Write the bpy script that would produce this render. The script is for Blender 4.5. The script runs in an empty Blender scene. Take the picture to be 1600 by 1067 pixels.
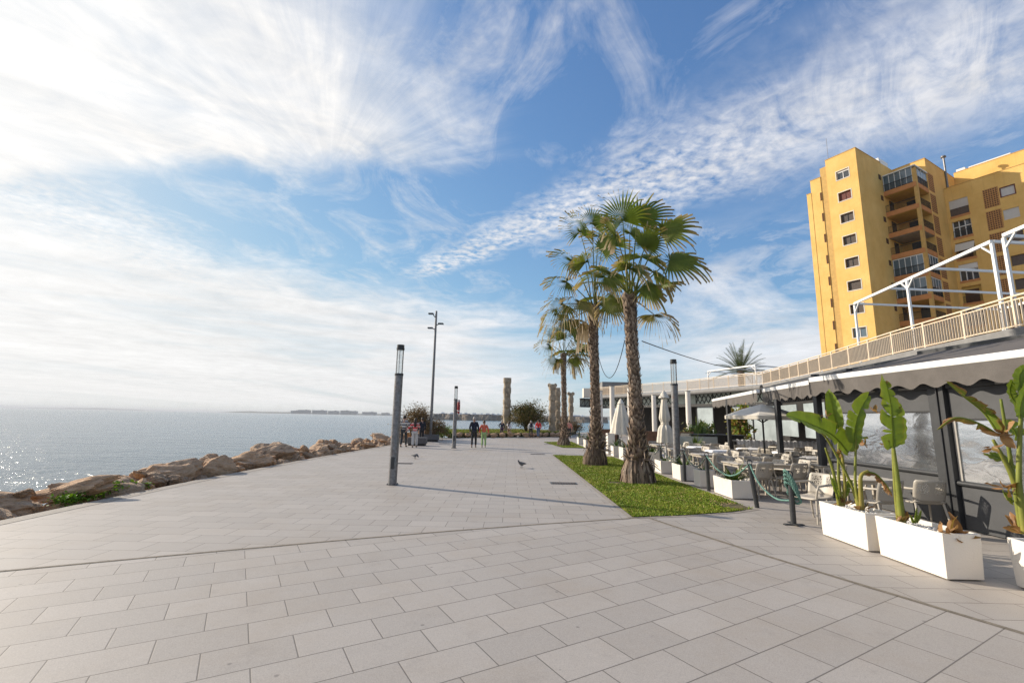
import bpy, bmesh, math, random
from mathutils import Vector, Matrix, noise
R = math.radians
PI = math.pi
rng = random.Random(7)
scene = bpy.context.scene
col = scene.collection

# ------------------------------------------------------------------ camera
PITCH = math.atan(119 / 711.0)
ROLL = R(1.15)
CF_ = Vector((0, math.cos(PITCH), math.sin(PITCH)))
CR0_ = Vector((1, 0, 0))
CU0_ = CR0_.cross(CF_)
CR_ = CR0_ * math.cos(ROLL) + CU0_ * math.sin(ROLL)
CU_ = CU0_ * math.cos(ROLL) - CR0_ * math.sin(ROLL)
CAM = Vector((0, 0, 1.75))
cd = bpy.data.cameras.new('camera')
cam = bpy.data.objects.new('camera', cd)
col.objects.link(cam)
cd.lens = 16
cd.sensor_width = 36
cd.clip_start = 0.05
cd.clip_end = 90000
cam.matrix_world = Matrix(((CR_.x, CU_.x, -CF_.x, CAM.x), (CR_.y, CU_.y, -CF_.y, CAM.y), (CR_.z, CU_.z, -CF_.z, CAM.z), (0, 0, 0, 1)))
scene.camera = cam


def at(px, py, Y):
    """the point of the place seen at photo pixel (px, py), Y metres ahead of the camera"""
    d = CF_ * 711.0 + CR_ * (px - 800) + CU_ * (533.5 - py)
    return CAM + d * (Y / d.y)


def gnd(px, py, z=0.0):
    d = CF_ * 711.0 + CR_ * (px - 800) + CU_ * (533.5 - py)
    return CAM + d * ((z - CAM.z) / d.z)


# ------------------------------------------------------------------ light and exposure
SUN_AZ, SUN_EL = -65.0, 25.0       # azimuth from +Y towards +X
sdir = Vector((math.sin(R(SUN_AZ)) * math.cos(R(SUN_EL)), math.cos(R(SUN_AZ)) * math.cos(R(SUN_EL)), math.sin(R(SUN_EL))))
sl = bpy.data.lights.new('sun', 'SUN')
sl.energy = 2.9
sl.angle = R(0.5)
sl.color = (1.0, 0.89, 0.74)
so = bpy.data.objects.new('sun', sl)
col.objects.link(so)
so.rotation_euler = sdir.to_track_quat('Z', 'Y').to_euler()
so.location = (-40, 20, 30)
vs = scene.view_settings
vs.view_transform = 'Standard'
vs.look = 'None'
vs.gamma = 1
vs.use_curve_mapping = False
vs.exposure = 1.0
scene.cycles.use_denoising = True
scene.cycles.denoising_prefilter = 'NONE'
scene.cycles.denoising_input_passes = 'RGB_ALBEDO_NORMAL'
scene.cycles.volume_bounces = 0
scene.cycles.sample_clamp_indirect = 6
scene.cycles.max_bounces = 6
scene.cycles.diffuse_bounces = 3
scene.cycles.glossy_bounces = 3
scene.cycles.transparent_max_bounces = 16
scene.cycles.caustics_reflective = False
scene.cycles.caustics_refractive = False


# ------------------------------------------------------------------ node expressions
class X:
    """a scalar or vector socket of a node tree with arithmetic"""
    def __init__(s, t, sock): s.t, s.k = t, sock

    def _m(s, op, b=None, c=None):
        n = s.t.nodes.new('ShaderNodeMath'); n.operation = op
        for i, v in enumerate((s, b, c)):
            if v is None: continue
            if isinstance(v, X): s.t.links.new(v.k, n.inputs[i])
            else: n.inputs[i].default_value = v
        return X(s.t, n.outputs[0])
    def __add__(s, o): return s._m('ADD', o)
    __radd__ = __add__
    def __sub__(s, o): return s._m('SUBTRACT', o)
    def __rsub__(s, o): return (s * -1) + o
    def __mul__(s, o): return s._m('MULTIPLY', o)
    __rmul__ = __mul__
    def __truediv__(s, o): return s._m('DIVIDE', o)
    def __pow__(s, o): return s._m('POWER', o)
    def abs(s): return s._m('ABSOLUTE')
    def max(s, o): return s._m('MAXIMUM', o)
    def min(s, o): return s._m('MINIMUM', o)
    def sin(s): return s._m('SINE')
    def clamp(s): return s.max(0.0).min(1.0)

    def ss(s, a, b):
        n = s.t.nodes.new('ShaderNodeMapRange'); n.interpolation_type = 'SMOOTHSTEP'
        s.t.links.new(s.k, n.inputs[0]); n.inputs[1].default_value = a; n.inputs[2].default_value = b
        return X(s.t, n.outputs[0])

    def ramp(s, *stops):
        n = s.t.nodes.new('ShaderNodeValToRGB'); e = n.color_ramp.elements
        for i, (p, c) in enumerate(stops):
            if i >= 2: e.new(p)
            e[i].position = p; e[i].color = (*c, 1)
        s.t.links.new(s.k, n.inputs[0])
        return X(s.t, n.outputs[0])


def vec(t, x, y, z):
    n = t.nodes.new('ShaderNodeCombineXYZ')
    for i, v in enumerate((x, y, z)):
        if isinstance(v, X): t.links.new(v.k, n.inputs[i])
        else: n.inputs[i].default_value = v
    return X(t, n.outputs[0])


def xyz(v):
    n = v.t.nodes.new('ShaderNodeSeparateXYZ'); v.t.links.new(v.k, n.inputs[0])
    return [X(v.t, o) for o in n.outputs]


def nz(t, v, scale, detail=4, rough=0.55, dist=0.0):
    n = t.nodes.new('ShaderNodeTexNoise')
    n.inputs['Scale'].default_value = scale; n.inputs['Detail'].default_value = detail
    n.inputs['Roughness'].default_value = rough; n.inputs['Distortion'].default_value = dist
    if v is not None: t.links.new(v.k, n.inputs['Vector'])
    return X(t, n.outputs['Fac'])


def vor(t, v, scale, feature='F1', out='Distance', rnd=1.0):
    n = t.nodes.new('ShaderNodeTexVoronoi'); n.feature = feature
    n.inputs['Scale'].default_value = scale
    n.inputs['Randomness'].default_value = rnd
    if v is not None: t.links.new(v.k, n.inputs['Vector'])
    return X(t, n.outputs[out])


def mixc(f, a, b, mode='MIX'):
    t = f.t if isinstance(f, X) else (a.t if isinstance(a, X) else b.t)
    n = t.nodes.new('ShaderNodeMix'); n.data_type = 'RGBA'; n.blend_type = mode
    for i, v in ((0, f), (6, a), (7, b)):
        if isinstance(v, X): t.links.new(v.k, n.inputs[i])
        elif i == 0: n.inputs[0].default_value = v
        else: n.inputs[i].default_value = (*v, 1)
    return X(t, n.outputs[2])


# ------------------------------------------------------------------ world: sky with high clouds
w = bpy.data.worlds.new('World')
scene.world = w
w.use_nodes = True
T = w.node_tree
bg = T.nodes['Background']
sky = T.nodes.new('ShaderNodeTexSky')
sky.sky_type = 'NISHITA'
sky.sun_disc = False
sky.sun_elevation = R(SUN_EL)
sky.sun_rotation = R(SUN_AZ)
sky.altitude = 10
sky.air_density = 1.0
sky.dust_density = 0.6
sky.ozone_density = 2.5
tc = T.nodes.new('ShaderNodeTexCoord')
D = X(T, tc.outputs['Generated'])
dx, dy, dz = xyz(D)
zz = dz.max(0.015) + 0.03
U, V = dx / zz, dy / zz             # the cloud layer as a plane overhead
P = vec(T, U, V, 0.0)
el = dz                              # sine of the elevation
sunw = (dx * sdir.x + dy * sdir.y + dz * sdir.z).max(0.0)
front = dy.ss(-0.1, 0.15)
big = nz(T, P, 0.9, 5, 0.6, 0.6)
fine = nz(T, P, 3.2, 6, 0.62, 0.5)
# feathered sheet towards the sun, streaks fanning out from its far corner
ru, rv = U + 0.75, V - 1.70
wob = (big - 0.5)
edge = (V * -1.0 + U * -0.10 + wob * 0.40 + (fine - 0.5) * 0.30)
ang = T.nodes.new('ShaderNodeMath'); ang.operation = 'ARCTAN2'
T.links.new(rv.k, ang.inputs[0]); T.links.new(ru.k, ang.inputs[1])
ang = X(T, ang.outputs[0])
rad_ = (ru * ru + rv * rv) ** 0.5
streak = nz(T, vec(T, ang * 4.5, rad_ * 0.7, 3.0), 2.6, 6, 0.65, 0.35)
sheet = edge.ss(-1.66, -1.40) * ((U * -1.0) + V * 0.16 + wob * 0.5 + (streak - 0.5) * 0.3).ss(0.20, 0.85)
sheet = sheet * (streak * 0.14 + 0.84 + (fine - 0.5) * 1.2)
# mackerel band running across the sky from the sea to the town
s = U + V
t_ = U - V
bw = t_.ss(-3.2, 0.9) * 0.42 + 0.16
cell = nz(T, vec(T, U * 1.0, V * 1.0, 5.0), 21, 3, 0.55, 0.25)
off = (s - 2.22 + wob * 0.34 + (fine - 0.5) * 0.25).abs() / bw
band = (1.0 - off).ss(-0.45, 0.85) * t_.ss(-3.9, -3.1)
soft = t_.ss(-1.4, -0.1)
tex = (cell - 0.33) * 2.9
tex = tex * (1.0 - soft * 0.75) + (nz(T, vec(T, s * 1.2, t_ * 4.0, 1.0), 1.6, 6, 0.65, 0.8) - 0.22) * 2.0 * soft
band = band * tex.clamp() * 0.92
# low sheets over the sea, drawn out along the horizon
lay = nz(T, vec(T, U * 0.35, el * 13.0, 2.0), 1.5, 5, 0.55, 0.5)
lay2 = nz(T, vec(T, U * 0.22, el * 34.0, 8.0), 1.3, 5, 0.6, 0.4)
lowm = (el * -1.0 + wob * 0.10 + dx * -0.10 + (fine - 0.5) * 0.10).ss(-0.27, -0.16)
westm = (dx * -1.0).ss(-0.20, 0.22)
low = lowm * (westm * 0.72 + 0.26 + (lay - 0.5) * 1.9 + (lay2 - 0.5) * 1.0).clamp()
# the broken line of cloud climbing to the left
ln = (dx * -0.40 - el * 1.0 + wob * 0.14)
line = (1.0 - (ln + 0.015).abs() * 11.0).clamp() * (dx * -1.0).ss(0.30, 0.62) * (cell * 2.4 - 0.75).clamp()
# heaped cloud over the town
puff = nz(T, vec(T, dx * 2.0, el * 4.2, 4.0), 2.1, 7, 0.60, 0.35)
pm = (dx.ss(0.24, 0.40)) * (1.0 - el.ss(0.26, 0.44)) * dy.ss(0.2, 0.5)
puffs = ((puff - 0.40) * 5.5).clamp() * pm * 0.80
# scattered wisps
wis = nz(T, vec(T, U * 1.2, V * 0.8, 9.0), 2.1, 6, 0.66, 1.1)
wisp = ((wis - 0.50) * 4.0).clamp() * (cell * 1.5 + 0.1).clamp() * 0.6 * el.ss(0.12, 0.3)
# thin veil everywhere else behind and overhead
veil = ((nz(T, P, 0.5, 5, 0.6, 0.8) - 0.48) * 2.6).clamp() * 0.5 * (1.0 - front)
dens = (1.0 - (1.0 - sheet.clamp()) * (1.0 - band.clamp()) * (1.0 - low.clamp() * 0.92) * (1.0 - line.clamp() * 0.85) * (1.0 - puffs.clamp()) * (1.0 - wisp) * (1.0 - veil)).clamp()
dens = dens * el.ss(-0.02, 0.03)
lum = (sunw ** 8.0) * 1.0 + 4.45 + (fine - 0.5) * 1.6 + (lay - 0.5) * 1.6 + (streak - 0.5) * 0.9
cloudc = mixc(sunw.ss(0.2, 1.0), (0.97, 0.97, 1.0), (1.0, 0.985, 0.965))
vm = T.nodes.new('ShaderNodeVectorMath'); vm.operation = 'SCALE'
T.links.new(cloudc.k, vm.inputs[0]); T.links.new(lum.k, vm.inputs['Scale'])
skr, skg, skb = xyz(X(T, sky.outputs[0]))
def lim(c, a, k): return c * a / ((c * k) * (c * k) + 1.0) ** 0.5


skyc = vec(T, lim(skr, 0.69, 0.158), lim(skg, 0.88, 0.192), lim(skb, 1.14, 0.240))   # the bright air round the sun kept within the camera's range
allc = mixc(dens, skyc, X(T, vm.outputs[0]))
T.links.new(allc.k, bg.inputs['Color'])
bg.inputs['Strength'].default_value = 0.1


# ------------------------------------------------------------------ mesh helpers
class MB:
    def __init__(s): s.v = []; s.f = []; s.m = []; s.c = None

    def face(s, pts, m=0):
        b = len(s.v); s.v += [tuple(p) for p in pts]; s.f.append(tuple(range(b, b + len(pts)))); s.m.append(m); return s

    def add(s, vs, fs, m=0):
        b = len(s.v); s.v += [tuple(p) for p in vs]
        for f in fs: s.f.append(tuple(i + b for i in f)); s.m.append(m)
        return s

    def box(s, c, d, rz=0.0, m=0, tp=1.0):
        hx, hy, hz = d[0] / 2, d[1] / 2, d[2] / 2
        cs, sn = math.cos(rz), math.sin(rz); vs = []
        for z in (-1, 1):
            k = tp if z > 0 else 1.0
            for x, y in ((-1, -1), (1, -1), (1, 1), (-1, 1)):
                X_, Y_ = x * hx * k, y * hy * k
                vs.append((c[0] + X_ * cs - Y_ * sn, c[1] + X_ * sn + Y_ * cs, c[2] + z * hz))
        return s.add(vs, [(3, 2, 1, 0), (4, 5, 6, 7), (0, 1, 5, 4), (1, 2, 6, 5), (2, 3, 7, 6), (3, 0, 4, 7)], m)

    def bb(s, x0, x1, y0, y1, z0, z1, m=0):
        return s.box(((x0 + x1) / 2, (y0 + y1) / 2, (z0 + z1) / 2), (abs(x1 - x0), abs(y1 - y0), abs(z1 - z0)), 0, m)

    def bar(s, p, q, wd, ht=None, m=0, up=(0, 0, 1)):
        """rectangular bar between two points"""
        p, q = Vector(p), Vector(q); ht = ht or wd
        d = (q - p).normalized(); u = Vector(up)
        if abs(d.dot(u)) > 0.97: u = Vector((0, 1, 0))
        a = d.cross(u).normalized(); b = a.cross(d).normalized()
        vs = []
        for o in (p, q):
            for x, y in ((-1, -1), (1, -1), (1, 1), (-1, 1)): vs.append(o + a * x * wd / 2 + b * y * ht / 2)
        return s.add(vs, [(3, 2, 1, 0), (4, 5, 6, 7), (0, 1, 5, 4), (1, 2, 6, 5), (2, 3, 7, 6), (3, 0, 4, 7)], m)

    def tube(s, path, rad, n=8, m=0, cap=True):
        path = [Vector(p) for p in path]
        if not isinstance(rad, (list, tuple)): rad = [rad] * len(path)
        b = len(s.v); ref = None
        for i, p in enumerate(path):
            d = (path[min(i + 1, len(path) - 1)] - path[max(i - 1, 0)]).normalized()
            if ref is None: ref = Vector((1, 0, 0)) if abs(d.x) < 0.9 else Vector((0, 1, 0))
            a = (ref - d * ref.dot(d)).normalized(); ref = a; c = d.cross(a)
            for k in range(n):
                t = 2 * PI * k / n; s.v.append(tuple(p + (a * math.cos(t) + c * math.sin(t)) * rad[i]))
        for i in range(len(path) - 1):
            for k in range(n):
                s.f.append((b + i * n + k, b + i * n + (k + 1) % n, b + (i + 1) * n + (k + 1) % n, b + (i + 1) * n + k)); s.m.append(m)
        if cap:
            s.f.append(tuple(b + k for k in reversed(range(n)))); s.m.append(m)
            e = b + (len(path) - 1) * n; s.f.append(tuple(e + k for k in range(n))); s.m.append(m)
        return s

    def lathe(s, prof, n=16, c=(0, 0, 0), m=0):
        """profile of (radius, z) turned round the vertical through c"""
        return s.tube([(c[0], c[1], c[2] + z) for r, z in prof], [max(r, 1e-4) for r, z in prof], n, m) if all(prof[i + 1][1] > prof[i][1] + 1e-6 for i in range(len(prof) - 1)) else s._lathe(prof, n, c, m)

    def _lathe(s, prof, n, c, m):
        b = len(s.v)
        for r, z in prof:
            for k in range(n): s.v.append((c[0] + r * math.cos(2 * PI * k / n), c[1] + r * math.sin(2 * PI * k / n), c[2] + z))
        for i in range(len(prof) - 1):
            for k in range(n):
                s.f.append((b + i * n + k, b + i * n + (k + 1) % n, b + (i + 1) * n + (k + 1) % n, b + (i + 1) * n + k)); s.m.append(m)
        return s

    def prism(s, poly, z0, z1, m=0):
        n = len(poly); b = len(s.v)
        s.v += [(x, y, z0) for x, y in poly] + [(x, y, z1) for x, y in poly]
        s.f.append(tuple(b + i for i in reversed(range(n)))); s.f.append(tuple(b + n + i for i in range(n))); s.m += [m, m]
        for i in range(n): s.f.append((b + i, b + (i + 1) % n, b + n + (i + 1) % n, b + n + i)); s.m.append(m)
        return s

    def build(s, name, mat, parent=None, smooth=None, bevel=0, loc=None):
        me = bpy.data.meshes.new(name)
        me.from_pydata(s.v, [], s.f)
        mats = mat if isinstance(mat, (list, tuple)) else [mat]
        for q in mats: me.materials.append(q)
        if len(mats) > 1: me.polygons.foreach_set('material_index', s.m)
        if s.c is not None:
            a = me.color_attributes.new('tip', 'FLOAT_COLOR', 'POINT')
            flat = []
            for q in s.c: flat += (q if isinstance(q, (tuple, list)) else (q, q, q)); flat.append(1.0)
            a.data.foreach_set('color', flat)
        if smooth is not None:
            bm_ = bmesh.new(); bm_.from_mesh(me); bmesh.ops.remove_doubles(bm_, verts=bm_.verts, dist=2e-5); bm_.to_mesh(me); bm_.free()
            me.polygons.foreach_set('use_smooth', [True] * len(me.polygons))
            if smooth < 180: me.set_sharp_from_angle(angle=R(smooth))
        o = bpy.data.objects.new(name, me)
        col.objects.link(o)
        if parent is not None: o.parent = parent
        if loc is not None: o.location = loc
        if bevel:
            b = o.modifiers.new('b', 'BEVEL'); b.width = bevel; b.segments = 2; b.limit_method = 'ANGLE'
        return o


def tag(o, label, cat, group=None):
    o['label'] = label; o['category'] = cat
    if group: o['group'] = group
    return o


def thing(name, label, cat, loc=(0, 0, 0), rz=0.0, group=None):
    o = bpy.data.objects.new(name, None); col.objects.link(o)
    o.empty_display_size = 0.2
    o.location = loc; o.rotation_euler = (0, 0, rz)
    return tag(o, label, cat, group)


def kind(o, k): o['kind'] = k; return o


def copy_tree(o, parent=None):
    c = o.copy(); col.objects.link(c)
    if parent is not None: c.parent = parent
    for ch in list(o.children): copy_tree(ch, c)
    return c


# ------------------------------------------------------------------ materials
def mat(name, color, rough=0.6, var=0.0, vscale=4.0, bump=0.0, bscale=30.0, metal=0.0, spec=None, dirt=None, coat=0.0):
    m = bpy.data.materials.new(name); m.use_nodes = True
    t = m.node_tree; b = t.nodes['Principled BSDF']
    b.inputs['Base Color'].default_value = (*color, 1)
    b.inputs['Roughness'].default_value = rough; b.inputs['Metallic'].default_value = metal
    if spec is not None: b.inputs['Specular IOR Level'].default_value = spec
    if coat: b.inputs['Coat Weight'].default_value = coat
    o = X(t, t.nodes.new('ShaderNodeTexCoord').outputs['Object'])
    if var or dirt:
        f = nz(t, o, vscale, 6, 0.62)
        lo = tuple(max(0, c * (1 - var)) for c in color); hi = tuple(min(1, c * (1 + var)) for c in color)
        c = f.ramp((0.3, lo), (0.7, hi))
        if dirt:
            d = nz(t, o, vscale * 0.45, 7, 0.7)
            c = mixc(d.ss(0.5, 0.72) * dirt[1], c, dirt[0])
        t.links.new(c.k, b.inputs['Base Color'])
    if bump:
        n = t.nodes.new('ShaderNodeBump'); n.inputs['Strength'].default_value = bump; n.inputs['Distance'].default_value = 0.02
        t.links.new(nz(t, o, bscale, 5, 0.6).k, n.inputs['Height']); t.links.new(n.outputs[0], b.inputs['Normal'])
    return m


def bsdf(m): return m.node_tree.nodes['Principled BSDF']


def setc(m, c): m.node_tree.links.new(c.k, bsdf(m).inputs['Base Color'])


def ocoord(m, which='Object'):
    return X(m.node_tree, m.node_tree.nodes.new('ShaderNodeTexCoord').outputs[which])


def bump(m, h, strength=0.5, dist=0.02):
    t = m.node_tree; n = t.nodes.new('ShaderNodeBump')
    n.inputs['Strength'].default_value = strength; n.inputs['Distance'].default_value = dist
    t.links.new(h.k, n.inputs['Height']); t.links.new(n.outputs[0], bsdf(m).inputs['Normal'])


def paving(name, rot, ox, oy, tint):
    m = mat(name, (0.4, 0.38, 0.36), 0.62); t = m.node_tree
    o = ocoord(m)
    mp = t.nodes.new('ShaderNodeMapping'); mp.inputs['Rotation'].default_value = (0, 0, rot); mp.inputs['Location'].default_value = (ox, oy, 0)
    t.links.new(o.k, mp.inputs['Vector'])
    b = t.nodes.new('ShaderNodeTexBrick')
    b.offset = 0.5; b.squash = 1.0
    for k, v in (('Scale', 1.0), ('Mortar Size', 0.0055), ('Mortar Smooth', 0.2), ('Bias', 0.0), ('Brick Width', 0.614), ('Row Height', 0.396)): b.inputs[k].default_value = v
    b.inputs['Color1'].default_value = (0.0, 0, 0, 1); b.inputs['Color2'].default_value = (1, 1, 1, 1); b.inputs['Mortar'].default_value = (0.5, 0.5, 0.5, 1)
    t.links.new(mp.outputs[0], b.inputs['Vector'])
    each = X(t, b.outputs['Color']); mort = X(t, b.outputs['Fac'])
    lo = tuple(c * 0.93 for c in tint); hi = tuple(c * 1.06 for c in tint)
    c = each.ramp((0.0, lo), (1.0, hi))
    g = nz(t, o, 150, 2, 0.7)
    c = mixc(0.62, c, g.ramp((0.3, (0.66, 0.66, 0.66)), (0.7, (1.25, 1.25, 1.25))), 'MULTIPLY')
    st = nz(t, o, 0.55, 7, 0.68)
    c = mixc(st.ss(0.42, 0.72) * 0.32, c, (0.30, 0.235, 0.165))
    st2 = nz(t, o, 2.3, 7, 0.75)
    c = mixc(st2.ss(0.52, 0.78) * 0.34, c, (0.20, 0.18, 0.16))
    spot = vor(t, o, 2.2)
    c = mixc((1.0 - spot.ss(0.02, 0.05)) * 0.55, c, (0.10, 0.09, 0.085))
    c = mixc(mort * 0.82, c, (0.115, 0.10, 0.085))
    gum = vor(t, o, 5.5)
    c = mixc((1.0 - gum.ss(0.03, 0.06)) * nz(t, o, 0.8, 2).ss(0.5, 0.6) * 0.5, c, (0.16, 0.145, 0.13))
    setc(m, c)
    bump(m, (1.0 - mort) * 1.0 + g * 0.12 + each * 0.15, 0.5, 0.006)
    rg = (g * 0.2 + 0.5)
    t.links.new(rg.k, bsdf(m).inputs['Roughness'])
    return m


M = {}
PAVE = (0.380, 0.345, 0.310)
M['pave_far'] = paving('promenade paving', 0.0, 0.099, 0.198, PAVE)
M['pave_near'] = paving('diagonal paving', R(-30.5), 0.367, 0.056, PAVE)
M['border'] = mat('paving border', (0.30, 0.265, 0.225), 0.75, 0.2, 9, 0.25, 60)
M['joint'] = mat('sandy joint', (0.2, 0.17, 0.13), 0.9, 0.3, 12, 0.4, 90)
M['concrete'] = mat('concrete', (0.36, 0.34, 0.31), 0.8, 0.18, 3, 0.3, 40)
M['planter'] = mat('white planter', (0.74, 0.69, 0.62), 0.65, 0.04, 5, 0.25, 70, dirt=((0.46, 0.37, 0.26), 0.45))
_m = M['planter']; _t = _m.node_tree; _o = ocoord(_m); _x, _y, _z = xyz(_o)
_dr = nz(_t, vec(_t, _x * 3.0, _y * 3.0, _z * 0.5), 3.2, 6, 0.7)
_sc = nz(_t, vec(_t, _x * 1.0, _y * 1.0, _z * 6.0), 5.0, 7, 0.75)
_c = mixc(_dr.ss(0.55, 0.78) * 0.40, (0.74, 0.69, 0.62), (0.50, 0.42, 0.32))
setc(_m, mixc(_sc.ss(0.60, 0.74) * 0.35, _c, (0.45, 0.40, 0.34)))
M['steel'] = mat('galvanised steel', (0.20, 0.20, 0.205), 0.5, 0.38, 14, 0.15, 40, metal=0.55, dirt=((0.20, 0.13, 0.10), 0.5))
M['dark'] = mat('dark metal', (0.042, 0.044, 0.047), 0.45, 0.15, 6, 0.05, 60, metal=0.2)
M['black'] = mat('black metal', (0.012, 0.012, 0.013), 0.5, 0.2, 8)
M['white'] = mat('white metal', (0.80, 0.79, 0.77), 0.4, 0.04, 3, dirt=((0.5, 0.45, 0.4), 0.15))
M['rail'] = mat('cream railing', (0.70, 0.57, 0.42), 0.5, 0.08, 4)
M['slab'] = mat('terrace slab', (0.22, 0.215, 0.21), 0.8, 0.15, 3, 0.2, 20)
M['awning'] = mat('awning fabric', (0.115, 0.103, 0.094), 0.85, 0.12, 5, 0.2, 220)
M['canvas'] = mat('cream canvas', (0.70, 0.65, 0.56), 0.85, 0.06, 6, 0.15, 160)
M['plastic'] = mat('beige plastic', (0.43, 0.39, 0.33), 0.45, 0.05, 6)
M['tabletop'] = mat('beige table', (0.47, 0.42, 0.35), 0.4, 0.06, 6)
M['cloth'] = mat('white tablecloth', (0.82, 0.82, 0.84), 0.85, 0.02, 8, 0.2, 30)
M['curtain'] = mat('grey screen fabric', (0.066, 0.068, 0.072), 0.7, 0.12, 4, 0.12, 120)
M['wood'] = mat('brown wood', (0.17, 0.085, 0.045), 0.6, 0.3, 6, 0.2, 40)
M['gravel'] = mat('white pebbles', (0.62, 0.60, 0.57), 0.8, 0.2, 40)
M['soil'] = mat('soil', (0.07, 0.05, 0.032), 0.95, 0.35, 20, 0.6, 60)
M['totem'] = mat('carved stone', (0.36, 0.29, 0.21), 0.9, 0.35, 3.0, 1.0, 9, dirt=((0.12, 0.10, 0.08), 0.55))
M['orange'] = mat('ochre render', (0.82, 0.475, 0.135), 0.85, 0.07, 1.2, 0.0)
bump(M['orange'], vor(M['orange'].node_tree, ocoord(M['orange']), 9.0) + nz(M['orange'].node_tree, ocoord(M['orange']), 16, 4), 0.3, 0.03)
_m = M['orange']; _t = _m.node_tree; _o = ocoord(_m); _x, _y, _z = xyz(_o)
_f = nz(_t, _o, 0.45, 6, 0.65); _sv = nz(_t, vec(_t, _x * 2.2, _y * 2.2, _z * 0.10), 1.6, 6, 0.7)
_c = _f.ramp((0.3, (0.74, 0.435, 0.115)), (0.7, (0.88, 0.56, 0.185)))
setc(_m, mixc(_sv.ss(0.52, 0.80) * 0.45, _c, (0.50, 0.27, 0.09)))
M['ochre_dark'] = mat('darker ochre render', (0.60, 0.37, 0.12), 0.9, 0.12, 2.5, 0.6, 14)
M['terracotta'] = mat('terracotta slab edge', (0.58, 0.25, 0.09), 0.85, 0.12, 2, 0.2, 12)
M['shutter'] = mat('brown shutter', (0.10, 0.07, 0.055), 0.6, 0.2, 5)
M['redshutter'] = mat('red shutter', (0.14, 0.028, 0.018), 0.6, 0.2, 5)
M['blind'] = mat('white blind', (0.60, 0.56, 0.52), 0.6, 0.05, 4)
M['brick'] = mat('lattice brick', (0.52, 0.25, 0.085), 0.85, 0.25, 8)
M['hole'] = mat('recess', (0.10, 0.045, 0.02), 0.9)
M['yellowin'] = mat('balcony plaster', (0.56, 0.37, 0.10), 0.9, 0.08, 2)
M['wglass'] = mat('window glass', (0.05, 0.06, 0.07), 0.07, spec=0.9)
M['paleglass'] = mat('pale glass screen', (0.34, 0.39, 0.40), 0.12, 0.25, 0.6, spec=0.8)
M['greenglass'] = mat('frosted lattice glass', (0.46, 0.52, 0.46), 0.35, 0.15, 1.0)
M['cap'] = mat('black lamp cap', (0.02, 0.022, 0.024), 0.4)
M['rope'] = mat('teal rope', (0.14, 0.27, 0.23), 0.9, 0.3, 30, 0.8, 90)
M['ropeold'] = mat('weathered dark rope', (0.09, 0.12, 0.11), 0.9, 0.3, 30, 0.8, 90)
M['bench'] = mat('dark grey bench stone', (0.10, 0.10, 0.105), 0.7, 0.15, 5, 0.15, 40)
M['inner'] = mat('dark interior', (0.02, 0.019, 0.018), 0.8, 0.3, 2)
M['lampglass'] = None


def glassy(name, tint, gloss, rough=0.05, diff=0.0, dcol=(0.8, 0.8, 0.8)):
    m = bpy.data.materials.new(name); m.use_nodes = True; t = m.node_tree
    t.nodes.remove(t.nodes['Principled BSDF']); out = t.nodes['Material Output']
    tr = t.nodes.new('ShaderNodeBsdfTransparent'); tr.inputs[0].default_value = (*tint, 1)
    gl = t.nodes.new('ShaderNodeBsdfGlossy'); gl.inputs['Roughness'].default_value = rough
    fr = t.nodes.new('ShaderNodeFresnel'); fr.inputs[0].default_value = 1.45
    f = X(t, fr.outputs[0]) * (1 - gloss) + gloss
    mx = t.nodes.new('ShaderNodeMixShader'); t.links.new(f.clamp().k, mx.inputs[0])
    t.links.new(tr.outputs[0], mx.inputs[1]); t.links.new(gl.outputs[0], mx.inputs[2])
    last = mx
    if diff:
        df = t.nodes.new('ShaderNodeBsdfDiffuse'); df.inputs[0].default_value = (*dcol, 1)
        m2 = t.nodes.new('ShaderNodeMixShader'); m2.inputs[0].default_value = diff
        t.links.new(mx.outputs[0], m2.inputs[1]); t.links.new(df.outputs[0], m2.inputs[2]); last = m2
    t.links.new(last.outputs[0], out.inputs[0])
    return m, gl, last, t


M['lampglass'] = glassy('lamp tube glass', (0.93, 0.95, 0.95), 0.10, 0.06, 0.10)[0]
_m, _gl, _last, _t = glassy('wrinkled vinyl', (0.70, 0.72, 0.74), 0.09, 0.10, 0.16, (0.40, 0.44, 0.48))
_o = ocoord(_m)
_b = _t.nodes.new('ShaderNodeBump'); _b.inputs['Strength'].default_value = 0.10; _b.inputs['Distance'].default_value = 0.03
_x, _y, _z = xyz(_o)
_h = nz(_t, vec(_t, 0.0, _y * 0.8 + _z * 0.9, _z * 1.6 - _y * 0.5), 3.0, 2, 0.45, 0.8)
_t.links.new(_h.k, _b.inputs['Height']); _t.links.new(_b.outputs[0], _gl.inputs['Normal'])
_cr = nz(_t, vec(_t, 3.0, _y * 0.35, _z * 2.2), 1.6, 2, 0.5, 0.5)  # level pale bands: sea horizon reflections painted in as milky colour
_k = nz(_t, vec(_t, 7.0, _y * 2.0 + _z * 1.8, _z * 0.6), 4.0, 2, 0.5, 1.6)
_fac = _cr.ss(0.35, 0.75) * 0.13 + (1.0 - (_k - 0.5).abs() * 26.0).clamp() * 0.05 + 0.05
_t.links.new(_fac.k, _last.inputs[0])
M['vinyl'] = _m
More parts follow.
